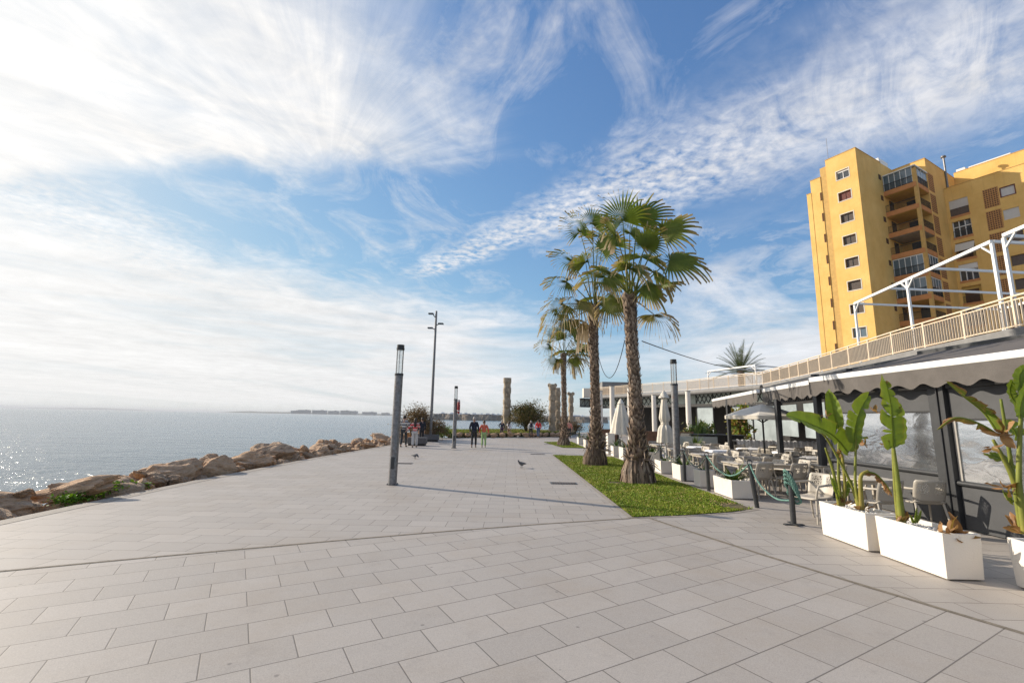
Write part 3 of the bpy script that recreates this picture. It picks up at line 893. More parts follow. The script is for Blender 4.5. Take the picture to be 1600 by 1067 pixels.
for (y0, y1, z0, z1, what, k) in ops:
    xb = WX + 0.30
    if what == 'bay':
        st = bays[k]
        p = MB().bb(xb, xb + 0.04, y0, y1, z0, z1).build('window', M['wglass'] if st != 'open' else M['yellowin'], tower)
        r_ = MB()
        if st == 'blind': MB().bb(WX + 0.06, WX + 0.12, y0, y1, z0 + 1.0, z1).build('roller_blind', M['blind'], p); MB().bb(WX + 0.05, WX + 0.08, y0, y1, z0 + 0.05, z0 + 0.98).build('parapet_panel', M['shutter'], p)
        if st in ('doors', 'white'):
            for j in range(4): r_.bb(WX + 0.2, WX + 0.29, y0 + j * (y1 - y0 - 0.09) / 3, y0 + 0.09 + j * (y1 - y0 - 0.09) / 3, z0, z1)
            r_.bb(WX + 0.2, WX + 0.288, y0, y1, z0 + 1.3, z0 + 1.4)
            if st == 'white': r_.bb(WX + 0.1, WX + 0.285, y0, y1, z1 - 0.7, z1)
            r_.build('frame', M['white'], p)
        if st in ('doors', 'open'):
            ra = MB().bb(WX + 0.02, WX + 0.05, y0, y1, z0 + 0.8, z0 + 0.85)
            for j in range(16): ra.bb(WX + 0.025, WX + 0.045, y0 + 0.03 + j * 0.115, y0 + 0.05 + j * 0.115, z0, z0 + 0.8)
            ra.build('railing', M['black'], p)
        if st == 'open':
            MB().bb(xb - 0.02, xb - 0.004, y0 + 0.3, y1 - 0.2, z0, z1 - 0.4).build('door', M['hole'], p)
            if k == 2:
                aw = MB(); aw.face([(WX + 0.1, y0, z1 - 0.1), (WX + 0.1, y1, z1 - 0.1), (WX - 0.5, y1, z0 + 0.9), (WX - 0.5, y0, z0 + 0.9)]); aw.build('sunblind', M['canvas'], p)
        MB().bb(WX - 0.02, WX + 0.3, y0 - 0.05, y1 + 0.05, z0 - 0.3, z0 - 0.004).build('sill', M['terracotta'], p)
    else:
        st = wins[k % 10] if k < 20 else 'dark'
        p = MB().bb(WX + 0.16 if st == 'dark' else WX + 0.08, WX + 0.3, y0, y1, z0, z1).build('window', M['shutter'] if st == 'dark' else M['blind'], tower)
        if st == 'framed':
            f = MB(); f.bb(WX - 0.03, WX + 0.07, y0, y1, z0, z0 + .09); f.bb(WX - 0.03, WX + 0.07, y0, y1, z1 - .09, z1); f.bb(WX - 0.03, WX + 0.07, y0, y0 + .09, z0 + .09, z1 - .09); f.bb(WX - 0.03, WX + 0.07, y1 - .09, y1, z0 + .09, z1 - .09)
            f.build('frame', M['redshutter'], p)
pp = MB().tube([(16.2, -B - 0.12, 32.6), (16.2, -B - 0.12, 37.4)], 0.11, 10); pp.tube([(16.2, -B - 0.12, 37.4), (16.2, -B - 0.12, 37.6)], [0.3, 0.26], 12)
pp.build('flue_pipe', M['steel'], tower)
an = MB().tube([(0.4, 3.2, TOP), (0.4, 3.2, TOP + 3.2)], 0.025, 5); an.build('antenna', M['steel'], tower)
rt = MB(); rt.box((8.2, 1.6, TOP + 0.5), (2.6, 2.6, 1.0)); rt.box((8.8, 1.2, TOP + 1.2), (1.0, 1.2, 0.5)); rt.bb(20.5, 20.9, -8.6, -4.6, 36.2, 36.75); rt.box((20.5, -3.9, 36.3), (0.8, 0.9, 0.9))
rt.build('roof_plant', M['white'], tower)

# ------------------------------------------------------------------ restaurant: roof terrace, columns, front
S1 = [(14.3, 5.0), (15.4, 13.7), (16.5, 19.6), (17.9, 25.4), (19.2, 31.5), (20.0, 36.3)]
S2 = [(20.0, 36.3), (17.4, 45.3), (13.9, 52.5), (10.6, 59.8)]
rest = thing('restaurant', 'low seafront restaurant with a flat roof terrace and dark glazed front below', 'restaurant', (0, 0, 0))
edge_ = S1 + S2[1:]
roof = MB().prism((edge_ + [(14, 66), (60, 60), (60, 5)])[::-1], 4.42, 4.77)
roof.build('terrace_slab', M['slab'], rest)
pipe = MB().tube([(x - 0.06, y - 0.05, 4.52) for x, y in S2], 0.22, 10); pipe.build('edge_beam', M['slab'], rest)
fas = MB()
for (a, b) in zip(S1, S1[1:]): fas.bar((a[0] - 0.12, a[1], 4.36), (b[0] - 0.12, b[1], 4.36), 0.24, 0.22)
fas.build('gutter', M['dark'], rest)


def inset(path, d):
    out = []
    for i, p in enumerate(path):
        a = Vector(path[max(i - 1, 0)]); b = Vector(path[min(i + 1, len(path) - 1)]); t_ = (b - a).normalized(); n_ = Vector((t_.y, -t_.x)); out.append((p[0] + n_.x * d, p[1] + n_.y * d))
    return out


# the set-back front under the far arm of the terrace
F2 = inset(S2, 1.2)
L = []
seg = []
for (a, b) in zip(F2, F2[1:]):
    n_ = max(1, round((Vector(b) - Vector(a)).length / 2.4))
    for i in range(n_): seg.append((Vector(a).lerp(Vector(b), i / n_), Vector(a).lerp(Vector(b), (i + 1) / n_)))
dk = MB(); gp = MB(); xs_ = MB(); low = MB(); pst = MB()
for i, (a, b) in enumerate(seg):
    gp.bar((a.x, a.y, 3.93), (b.x, b.y, 3.93), 0.04, 0.92)
    dk.bar((a.x, a.y, 3.32), (b.x, b.y, 3.32), 0.5, 0.26)
    pst.bar((a.x, a.y, 0), (a.x, a.y, 4.42), 0.12, 0.12)
    d = (b - a); nrm = Vector((-d.y, d.x)).normalized() * 0.05
    if i % 3 != 1:
        for j in range(4):
            p = a.lerp(b, j / 4) + nrm; q = a.lerp(b, (j + 1) / 4) + nrm
            xs_.bar((p.x, p.y, 3.5), (q.x, q.y, 4.36), 0.05, 0.05); xs_.bar((q.x, q.y, 3.5), (p.x, p.y, 4.36), 0.05, 0.05)
    if i in (0, 1, 3): MB().bar((a.x, a.y, 1.7), (b.x, b.y, 1.7), 0.04, 2.9).build('glass_screen', M['paleglass'], rest)
gp.build('lattice_glazing', M['greenglass'], rest); xs_.build('lattice_bars', M['black'], rest); dk.build('dark_beam', M['black'], rest); pst.build('mullions', M['black'], rest)
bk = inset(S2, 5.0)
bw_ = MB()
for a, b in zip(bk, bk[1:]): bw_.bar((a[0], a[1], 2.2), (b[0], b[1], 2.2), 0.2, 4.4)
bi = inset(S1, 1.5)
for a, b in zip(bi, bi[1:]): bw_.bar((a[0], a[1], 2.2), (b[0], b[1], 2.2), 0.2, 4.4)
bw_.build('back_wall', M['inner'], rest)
gs = MB()
for (a, b) in ((0.42, 0.58), (0.62, 0.75), (0.80, 0.97)):
    p0 = Vector(bi[1]).lerp(Vector(bi[5]), a); p1 = Vector(bi[1]).lerp(Vector(bi[5]), b)
    MB().bar((p0.x - 0.9, p0.y, 1.95), (p1.x - 0.9, p1.y, 1.95), 0.05, 2.2).build('glass_door', M['paleglass'], rest)
# end bracket of the terrace towards the sea
eb = MB(); ex, ey = S2[-1]
for z in (3.35, 4.35): eb.bar((ex - 1.6, ey - 0.3, z), (ex + 0.8, ey + 0.4, z), 0.4, 0.14)
for i in range(4): eb.bar((ex - 1.6 + i * 0.6, ey - 0.35, 3.4), (ex - 1.0 + i * 0.6, ey - 0.35, 4.3), 0.06, 0.06); eb.bar((ex - 1.6 + i * 0.6, ey - 0.35, 3.35), (ex - 1.6 + i * 0.6, ey - 0.35, 4.35), 0.1, 0.1)
eb.build('end_bracket', M['black'], rest)
MB().bar((ex - 1.5, ey, 3.85), (ex + 0.8, ey + 0.5, 3.85), 0.05, 0.9).build('bracket_glazing', M['greenglass'], rest)
rb = MB().box((15, 66, 6.0), (4.6, 5, 1.9)); rb.build('rooftop_box', M['slab'], rest)
MB().box((ex - 0.35, ey + 0.5, 5.15), (1.5, 1.2, 1.2)).build('end_block', M['canvas'], rest)
# lean-to metal roof from the awning boxes back to the terrace edge
A_front = [((7.6, 3.4), (7.6, 11.55)), ((8.02, 11.95), (8.72, 15.75)), ((8.72, 16.1), (10.5, 23.8))]


def back_of(p, q, d):
    t_ = (Vector(q) - Vector(p)).normalized(); n_ = Vector((t_.y, -t_.x)); return (Vector(p) + n_ * d, Vector(q) + n_ * d)


B_ = [back_of(*p, 2.9) for p in A_front]
BL = [B_[0][0], B_[0][1], B_[1][0], B_[1][1], B_[2][0], B_[2][1]]
lean = MB()
tgt = [(14.35, 5.4), (15.2, 12.0), (15.3, 12.8), (15.9, 16.5), (16.0, 17.0), (18.2, 26.5)]
for i in range(5):
    a, b = BL[i], BL[i + 1]; c, d = tgt[i + 1], tgt[i]
    lean.face([(a.x + 0.1, a.y, 3.66), (b.x + 0.1, b.y, 3.66), (c[0], c[1], 4.3), (d[0], d[1], 4.3)])
    lean.face([(d[0], d[1], 4.24), (c[0], c[1], 4.24), (b.x + 0.1, b.y, 3.56), (a.x + 0.1, a.y, 3.56)])
lean.build('lean_to_roof', M['black'], rest)
tr = MB()
for i in range(5):
    a, b = BL[i], BL[i + 1]
    tr.bar((a.x - 0.35, a.y, 3.18), (b.x - 0.35, b.y, 3.18), 0.08, 0.16); tr.bar((a.x - 0.35, a.y, 2.72), (b.x - 0.35, b.y, 2.72), 0.08, 0.12)
    n_ = max(1, int((b - a).length / 0.5))
    for j in range(n_):
        p = a.lerp(b, j / n_); q = a.lerp(b, (j + 1) / n_)
        tr.bar((p.x - 0.35, p.y, 2.72), (q.x - 0.35, q.y, 3.18), 0.04, 0.04); tr.bar((q.x - 0.35, q.y, 2.72), (p.x - 0.35, p.y, 3.18), 0.04, 0.04)
    for k in range(max(1, int((b - a).length / 0.25))):
        p = a.lerp(b, (k + .5) / max(1, int((b - a).length / 0.25)))
tr.build('ironwork_truss', M['black'], rest)
dots = MB()
for i in (0, 2, 4):
    a, b = BL[i], BL[i + 1]; n_ = int((b - a).length / 0.2)
    for j in range(n_):
        p = a.lerp(b, (j + .5) / n_); dots.tube([(p.x - 0.42, p.y, 2.72), (p.x - 0.40, p.y, 2.72)], 0.022, 6); 
        if j % 2: dots.tube([(p.x - 0.42, p.y, 3.18), (p.x - 0.40, p.y, 3.18)], 0.045, 8)
dots.build('stud', M['concrete'], rest)

# terrace fence: posts and slatted panels
fence = thing('terrace_railing', 'cream slatted railing running along the edge of the roof terrace', 'railing', (0, 0, 4.77))


def run_fence(path):
    first = True
    for a, b in zip(path, path[1:]):
        a, b = Vector(a), Vector(b); n_ = max(1, round((b - a).length / 1.75)); d = (b - a) / n_; t_ = d.normalized()
        for i in range(n_):
            p, q = a + d * i, a + d * (i + 1)
            MB().bar((p.x, p.y, 0), (p.x, p.y, 0.99), 0.06, 0.06).build('post', M['rail'], fence)
            pn = MB()
            pn.bar((p.x, p.y, 1.0), (q.x, q.y, 1.0), 0.06, 0.05); pn.bar((p.x, p.y, 0.88), (q.x, q.y, 0.88), 0.03, 0.04); pn.bar((p.x, p.y, 0.08), (q.x, q.y, 0.08), 0.03, 0.04)
            k_ = max(2, int(d.length / 0.125))
            for j in range(1, k_):
                c = p.lerp(q, j / k_); pn.bar((c.x, c.y, 0.08), (c.x, c.y, 0.88), 0.055, 0.018, 0, (t_.x, t_.y, 0))
            pn.build('slat_panel', M['rail'], fence)


run_fence(inset(S1, 0.12)); run_fence(inset(S2, 0.12))


# white pergola frames standing on the terrace
def pergola(label, posts, ht, depth, n_beams, wd=0.10):
    t = thing('pergola_frame', label, 'pergola', (posts[0][0], posts[0][1], 4.775), 0, 'white pergola frames on the roof terrace')
    o = Vector((posts[0][0], posts[0][1], 0))
    P_ = [Vector((x, y, 0)) - o for x, y in posts]
    dv = Vector((depth[0], depth[1], 0))
    for p in P_:
        MB().bar(p, p + Vector((0, 0, ht - 0.08)), wd).build('post', M['white'], t)
        if depth[2]: MB().bar(p + dv, p + dv + Vector((0, 0, ht - 0.08)), wd).build('post', M['white'], t)
    up = Vector((0, 0, ht))
    MB().bar(P_[0] + up, P_[-1] + up, wd, wd * 1.3).build('front_rail', M['white'], t)
    MB().bar(P_[0] + dv + up, P_[-1] + dv + up, wd, wd * 1.3).build('rear_rail', M['white'], t)
    for i in range(n_beams):
        p = P_[0].lerp(P_[-1], i / (n_beams - 1)) + up
        MB().bar(p + dv.normalized() * 0.06, p + dv * 0.99, wd * 0.9, wd * 1.1).build('cross_beam', M['white'], t)
    al = (P_[-1] - P_[0]).normalized()
    for p in P_:
        for s_ in (-1, 1):
            if (p - P_[0]).length < 0.1 and s_ < 0: continue
            if (p - P_[-1]).length < 0.1 and s_ > 0: continue
            MB().bar(p + Vector((0, 0, ht - 0.45)), p + al * 0.4 * s_ + Vector((0, 0, ht - 0.06)), 0.05).build('brace', M['white'], t)
    return t


pergola('large white pergola frame on the roof terrace in front of the ochre tower', [(17.72, 22.9), (16.82, 18.7), (16.12, 14.55)], 3.16, (8.2, 0.6, True), 4, 0.085)
pergola('second white pergola frame, close beside the large one above the near awning', [(15.93, 14.0), (15.3, 9.5), (14.9, 6.2)], 3.14, (8.2, 0.6, True), 3, 0.085)
pergola('low far white pergola frame beside the date palm crown', [(20.6, 38.2), (18.9, 43.6)], 1.75, (5.6, 2.6, True), 3, 0.09)

# ------------------------------------------------------------------ awnings
AW = ['long dark awning with a white front bar over the clear screen wall', 'short dark awning with a white front bar between the two longer awnings', 'farthest dark awning with a white front bar above the open dining terrace']
for (p, q), lab in zip(A_front, AW):
    p, q = Vector(p), Vector(q); Lh = (q - p).length; ang_ = math.atan2((q - p).y, (q - p).x)
    t = thing('awning', lab, 'awning', (p.x, p.y, 0), ang_, 'dark awnings with white front bars')
    # local: x along the front, -y towards the building
    fb = MB(); nx = max(4, int(Lh / 0.4))
    for i in range(nx):
        for j in range(6):
            def pt(i, j, dz=0):
                v_ = j / 6; return (Lh * i / nx, -0.08 - 2.75 * v_, 2.90 + 0.66 * v_ - 0.05 * math.sin(PI * v_) + dz)
            fb.face([pt(i, j), pt(i, j + 1), pt(i + 1, j + 1), pt(i + 1, j)])
    fb.build('fabric', M['awning'], t, smooth=60)
    MB().bb(0, Lh, -0.06, 0.06, 2.78, 2.90).build('front_bar', M['white'], t, bevel=0.015)
    va = MB(); nn_ = int(Lh / 0.06)
    rows = []
    for i in range(nn_ + 1):
        x = Lh * i / nn_; wv = 0.025 * math.sin(x * 2 * PI / 0.9) + 0.012 * math.sin(x * 9.0)
        zb = 2.47 + 0.045 * math.cos(x * 2 * PI / 0.55)
        rows.append([(x, 0.05, 2.78), (x, 0.045 + wv * 0.5, 2.64), (x, 0.04 + wv, zb)])
    for a, b in zip(rows, rows[1:]):
        for k in range(2): va.face([a[k], a[k + 1], b[k + 1], b[k]])
    va.build('valance', M['awning'], t, smooth=180)
    MB().bb(0, Lh, -2.98, -2.80, 3.46, 3.64).build('cassette', M['dark'], t, bevel=0.02)
    n_arm = 2 if Lh < 6 else 4
    for i in range(n_arm):
        x = Lh * (i + 0.5) / n_arm
        MB().bar((x, -2.8, 3.44), (x + 0.7, -1.5, 3.08), 0.05, 0.07).bar((x + 0.7, -1.5, 3.08), (x, -0.06, 2.83), 0.05, 0.07).build('arm', M['concrete'], t)

# awning posts out on the dining terrace
for (x, y), lb in (((8.55, 14.7), 'dark slim awning post standing among the tables under the short awning'), ((9.75, 20.6), 'dark slim awning post under the farthest awning'), ((7.78, 11.62), 'dark corner post at the end of the clear screen wall')):
    t = thing('awning_post', lb, 'post', (x, y, 0), 0, 'dark awning posts')
    MB().bb(-0.07, 0.07, -0.07, 0.07, 0.02, 2.78 if y > 12 else 3.0).build('shaft', M['dark'], t, bevel=0.008)
    MB().bb(-0.15, 0.15, -0.15, 0.15, 0.0, 0.018).build('base_plate', M['dark'], t)
    if y < 16 and y > 12: MB().bb(-0.5, 0.5, -0.25, 0.25, 0.70, 0.76).bb(-0.4, 0.4, -0.18, 0.18, 0.3, 0.34).build('shelf', M['dark'], t)

# clear vinyl screen wall along the near dining room
sw = thing('screen_wall', 'dark framed screen wall with wrinkled clear vinyl windows behind the long white planters', 'screen wall', (7.9, 0, 0))
for a, b in ((8.24, 8.55), (4.55, 4.8)):
    o = MB().bb(-0.10, 0.10, a, b, 0.0, 2.86); o.bb(-0.13, -0.10, a + 0.1, a + 0.125, 0, 2.86); o.build('post', M['dark'], sw, bevel=0.01)
for a, b, z0, z1, in ((8.56, 11.5, 0.91, 2.0), (4.81, 8.23, 0.80, 1.86)):
    n_ = 40
    v = MB(); rows = []
    for i in range(n_ + 1):
        for_y = a + (b - a) * i / n_
        rows.append([(0.004 * noise.noise((for_y * 2.2, k * 0.35, 2.0)), for_y, z0 + (z1 - z0) * k / 10) for k in range(11)])
    for r0, r1 in zip(rows, rows[1:]):
        for k in range(10): v.face([r0[k], r1[k], r1[k + 1], r0[k + 1]])
    pane = v.build('vinyl_window', M['vinyl'], sw, smooth=180)
    MB().bb(-0.012, 0.012, a, a + 0.06, z0, z1).bb(-0.012, 0.012, b - 0.06, b, z0, z1).build('hem', M['concrete'], pane)
    MB().bb(-0.015, 0.015, a, b, 0.02, z0 - 0.055).build('lower_panel', M['curtain'], sw)
    MB().tube([(-0.03, a, z0 - 0.02), (-0.03, b, z0 - 0.02)], 0.045, 10).build('roller_bar', M['dark'], sw, smooth=40)
    MB().bb(-0.015, 0.015, a, b, z1 + 0.03, 2.42).build('upper_panel', M['curtain'], sw)
    MB().bb(-0.03, 0.03, a, b, z1, z1 + 0.028).build('upper_rail', M['black'], sw)
    hb = MB().bb(-0.06, 0.06, a, b, 2.43, 2.55); hb.bb(-0.05, 0.05, a, b, 2.66, 2.72)
    for j in range(int((b - a) / 0.3)): hb.bb(-0.03, 0.03, a + 0.1 + j * 0.3, a + 0.13 + j * 0.3, 2.55, 2.66)
    hb.build('head_rail', M['dark'], sw)
    lt = MB()
    for j in range(3): lt.bb(-0.10, -0.063, a + 0.3 + j * 0.95, a + 0.62 + j * 0.95, 2.44, 2.48)
    lt.build('wall_light', M['concrete'], sw)
# inner back wall of the near room
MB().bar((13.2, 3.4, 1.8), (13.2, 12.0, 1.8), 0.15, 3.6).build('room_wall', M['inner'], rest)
for i, (y, z) in enumerate(((9.9, 1.55), (7.2, 1.5))):
    t = thing('curtain', ['pale curtain hanging behind the far vinyl window', 'pale curtain hanging behind the near vinyl window'][i], 'curtain', (9.6, y, 0))
    cu = MB(); rows = []
    for k in range(25): rows.append([(0.06 * math.sin(k * 1.3), 0.5 * k / 24, 0.6), (0.06 * math.sin(k * 1.3 + .4), 0.5 * k / 24, 2.3)])
    for a, b in zip(rows, rows[1:]): cu.face([a[0], b[0], b[1], a[1]])
    cu.build('drape', M['cloth'], t, smooth=180); MB().tube([(0, -0.1, 2.32), (0, 0.6, 2.32)], 0.015, 6).build('rod', M['dark'], t)

# free-standing white concrete columns before the far front
for (x, y, h_), lb in zip([(9.4, 48, 4.75), (8.62, 39, 4.6), (10.9, 42, 4.7), (13.6, 43.6, 4.2), (14.7, 38, 4.25)],
                          ['slim whitewashed column nearest the sea end of the terrace', 'tall whitewashed column beside the first closed parasol', 'whitewashed column behind the thick front palm trunk', 'whitewashed column between the front palm and the second closed parasol', 'whitewashed column just right of the lamp column among the planters']):
    t = thing('white_column', lb, 'column', (x, y, 0), 0, 'whitewashed columns before the restaurant')
    MB().lathe([(0.22, 0.0), (0.215, h_ * 0.5), (0.20, h_ - 0.06)], 16).build('shaft', M['planter'], t, smooth=50)
    MB().lathe([(0.23, h_ - 0.058), (0.23, h_)], 16).build('cap', M['concrete'], t, smooth=50)

# ------------------------------------------------------------------ plants
def leafmat(name, stops, nscale=3.0, var=0.35, transl=0.35, rough=0.5):
    """two-sided leaf; colour runs along the 'tip' attribute from green to dry"""
    m = bpy.data.materials.new(name); m.use_nodes = True; t = m.node_tree; b = t.nodes['Principled BSDF']
    a = t.nodes.new('ShaderNodeAttribute'); a.attribute_name = 'tip'
    o = X(t, t.nodes.new('ShaderNodeTexCoord').outputs['Object'])
    c = X(t, a.outputs['Fac']).ramp(*stops)
    n = nz(t, o, nscale, 5, 0.65)
    c = mixc(1.0, c, n.ramp((0.25, (1 - var,) * 3), (0.75, (1 + var,) * 3)), 'MULTIPLY')
    t.links.new(c.k, b.inputs['Base Color']); b.inputs['Roughness'].default_value = rough; b.inputs['Specular IOR Level'].default_value = 0.2
    tl = t.nodes.new('ShaderNodeBsdfTranslucent'); t.links.new(mixc(1.0, c, (1.25, 1.2, 0.6), 'MULTIPLY').k, tl.inputs[0])
    mx = t.nodes.new('ShaderNodeMixShader'); mx.inputs[0].default_value = transl
    t.links.new(b.outputs[0], mx.inputs[1]); t.links.new(tl.outputs[0], mx.inputs[2]); t.links.new(mx.outputs[0], t.nodes['Material Output'].inputs[0])
    return m


M['fan'] = leafmat('fan palm leaf', ((0.0, (0.115, 0.165, 0.028)), (0.35, (0.17, 0.195, 0.038)), (0.65, (0.31, 0.25, 0.11)), (1.0, (0.38, 0.30, 0.21))), 2.5, 0.3, 0.3)
M['date'] = leafmat('date palm leaf', ((0.0, (0.055, 0.085, 0.025)), (1.0, (0.13, 0.14, 0.05))), 2.0, 0.3, 0.2)
M['strel'] = leafmat('paddle leaf', ((0.0, (0.15, 0.225, 0.032)), (0.35, (0.20, 0.255, 0.038)), (0.6, (0.27, 0.22, 0.05)), (0.8, (0.27, 0.14, 0.06)), (1.0, (0.40, 0.24, 0.12))), 5, 0.25, 0.28, 0.38)
M['stem'] = leafmat('paddle stem', ((0.0, (0.16, 0.20, 0.035)), (0.5, (0.30, 0.26, 0.06)), (1.0, (0.22, 0.13, 0.06))), 6, 0.3, 0.1)
M['bush'] = leafmat('bush leaf', ((0.0, (0.075, 0.085, 0.025)), (0.5, (0.15, 0.135, 0.042)), (1.0, (0.24, 0.145, 0.08))), 1.2, 0.4, 0.2, 0.6)
M['drybush'] = leafmat('dry bush leaf', ((0.0, (0.115, 0.085, 0.045)), (1.0, (0.24, 0.16, 0.095))), 1.2, 0.4, 0.2, 0.7)
M['weed'] = leafmat('weed leaf', ((0.0, (0.07, 0.16, 0.012)), (1.0, (0.16, 0.27, 0.03))), 9, 0.4, 0.3)
M['strap'] = leafmat('strap leaf', ((0.0, (0.05, 0.10, 0.025)), (0.6, (0.12, 0.17, 0.04)), (1.0, (0.34, 0.27, 0.12))), 6, 0.3, 0.2)
tm = mat('palm trunk', (0.22, 0.16, 0.12), 0.9)
_t = tm.node_tree; _o = ocoord(tm); _x, _y, _z = xyz(_o)
_a = _t.nodes.new('ShaderNodeAttribute'); _a.attribute_name = 'tip'
_f = nz(_t, vec(_t, _x * 3.0, _y * 3.0, _z * 1.2), 7, 7, 0.72)
_c = X(_t, _a.outputs['Fac']).ramp((0.0, (0.065, 0.044, 0.030)), (0.4, (0.23, 0.17, 0.125)), (0.75, (0.43, 0.345, 0.27)), (1.0, (0.60, 0.52, 0.43)))
setc(tm, mixc(1.0, _c, _f.ramp((0.25, (0.45, 0.42, 0.4)), (0.75, (1.35, 1.3, 1.25))), 'MULTIPLY'))
bump(tm, _f, 0.7, 0.03)
M['trunk'] = tm


def fan_frond(parent, apex, hub, axis, Rr, dry, seed, nseg=30, spread=2.15, face_=None, name='frond'):
    """palmate leaf: petiole from apex to hub, pleated fan round the axis, free tips drooping"""
    rr = random.Random(seed); mb = MB(); mb.c = []
    apex, hub, ax = Vector(apex), Vector(hub), Vector(axis).normalized()
    mid = (apex + hub) / 2 + Vector((0, 0, 0.12 * (hub - apex).length * (1 if hub.z > apex.z - 0.2 else 0.3)))
    path = [apex.lerp(mid, t) * (1 - t) + mid.lerp(hub, t) * t for t in (0, .2, .4, .6, .8, 1)]
    mb.tube(path, [0.034, 0.028, 0.023, 0.019, 0.016, 0.013], 5); mb.c += [min(1, dry * 0.8 + 0.25)] * len(mb.v)
    up = Vector((0, 0, 1)) if face_ is None else Vector(face_)
    side = ax.cross(up)
    if side.length < 0.2: side = ax.cross(Vector((0.3, 1, 0)))
    side.normalize(); nrm = side.cross(ax).normalized()
    for i in range(nseg):
        th = -spread + 2 * spread * (i + 0.5) / nseg; half = spread / nseg
        L = Rr * (0.72 + 0.28 * math.cos(th * 0.7)) * rr.uniform(0.9, 1.08)
        limp = rr.uniform(0.5, 1.3) * (0.17 + 0.5 * dry); brk = rr.random() < 0.16 + 0.45 * dry
        cup = -0.30 * (1 - math.cos(th)) * 0.5
        prev = None
        for j, s in enumerate((0.0, 0.28, 0.45, 0.6, 0.75, 0.89, 1.0)):
            d = ax * math.cos(th) + side * math.sin(th) + nrm * cup
            p = hub + d * (L * s)
            if s > 0.5:
                q = (s - 0.5) * 2
                p.z -= L * limp * q ** 1.7 * (0.75 if not brk else 1.9)
                p -= d * L * 0.12 * q * q * limp
            wd = L * s * math.tan(half) if s < 0.46 else L * 0.45 * math.tan(half) * max(0.0, 1 - (s - 0.45) / 0.56) * 0.9
            sd = (side * math.cos(th) - ax * math.sin(th)).normalized()
            a = p - sd * wd + nrm * (0.012 + 0.02 * s); b = p + sd * wd - nrm * (0.012 + 0.02 * s)
            tip = min(1.0, max(0.0, dry + (s - 0.55) * 1.9 * (0.5 + 0.9 * (limp if brk else .6)) if s > 0.5 else dry + rr.uniform(-.06, .06)))
            cur = len(mb.v); mb.v += [tuple(a), tuple(b)]; mb.c += [tip, tip]
            if prev is not None: mb.f.append((prev, prev + 1, cur + 1, cur)); mb.m.append(0)
            prev = cur
        if rr.random() < 0.35:      # hanging threads
            q0 = Vector(mb.v[prev]); cur = len(mb.v); q1 = q0 + Vector((rr.gauss(0, .08), rr.gauss(0, .08), -rr.uniform(.1, .3)))
            mb.v += [tuple(q0), tuple(q0 + Vector((0.006, 0, 0))), tuple(q1)]; mb.c += [1, 1, 1]; mb.f.append((cur, cur + 1, cur + 2)); mb.m.append(0)
    return mb.build(name, M['fan'], parent)


def palm_trunk(parent, prof, lean, seed, boots=420):
    """tapered trunk with old leaf bases in spirals and a skirt of roots"""
    rr = random.Random(seed); mb = MB(); mb.c = []
    H_ = prof[-1][1]

    def rad(z):
        for (r0, z0), (r1, z1) in zip(prof, prof[1:]):
            if z <= z1: return r0 + (r1 - r0) * (z - z0) / (z1 - z0)
        return prof[-1][0]

    def cen(z): t = z / H_; return Vector((lean[0] * t + 0.03 * math.sin(t * 5), lean[1] * t, z))
    nz_ = int(H_ / 0.07); nn = 22
    for i in range(nz_ + 1):
        z = H_ * i / nz_; c = cen(z); r = rad(z)
        for k in range(nn):
            th = 2 * PI * k / nn; n_ = noise.noise((math.cos(th) * 2.5, math.sin(th) * 2.5, z * 6 + seed)); rg = math.sin(z * 42 + 2 * n_) * 0.5
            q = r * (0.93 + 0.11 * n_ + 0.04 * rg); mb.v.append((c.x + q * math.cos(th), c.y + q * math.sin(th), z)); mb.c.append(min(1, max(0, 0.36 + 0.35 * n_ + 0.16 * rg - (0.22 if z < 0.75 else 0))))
    for i in range(nz_):
        for k in range(nn): mb.f.append((i * nn + k, i * nn + (k + 1) % nn, (i + 1) * nn + (k + 1) % nn, (i + 1) * nn + k)); mb.m.append(0)
    ga = 2.39996
    for i in range(boots):
        z = 0.55 + (H_ - 0.55) * (i + rr.random() * 0.4) / boots; th = i * ga + rr.gauss(0, .12); r = rad(z); c = cen(z)
        o = Vector((math.cos(th), math.sin(th), 0)); s = Vector((-o.y, o.x, 0))
        wd = rr.uniform(0.045, 0.085); hh = rr.uniform(0.10, 0.20); out = rr.uniform(0.012, 0.038)
        if z < 1.4: out *= 2.6; hh *= 1.4
        p = c + o * r * 0.93; lean_ = s * rr.gauss(0, 0.03)
        vs = [p - s * wd, p + s * wd, p + o * out + Vector((0, 0, hh * .55)) + s * wd * .7 + lean_, p + o * out * 1.6 + Vector((0, 0, hh)) + lean_ * 2, p + o * out + Vector((0, 0, hh * .55)) - s * wd * .7 + lean_]
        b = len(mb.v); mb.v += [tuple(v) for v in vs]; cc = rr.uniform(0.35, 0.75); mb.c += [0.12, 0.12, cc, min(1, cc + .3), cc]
        mb.f.append((b, b + 1, b + 2, b + 3, b + 4)); mb.m.append(0)
        # the thick underside of the leaf base
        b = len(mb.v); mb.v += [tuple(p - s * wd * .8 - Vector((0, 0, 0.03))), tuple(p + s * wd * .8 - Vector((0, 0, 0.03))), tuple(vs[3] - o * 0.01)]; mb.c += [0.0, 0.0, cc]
        mb.f.append((b, b + 1, b + 2)); mb.m.append(0)
    return mb, rad, cen


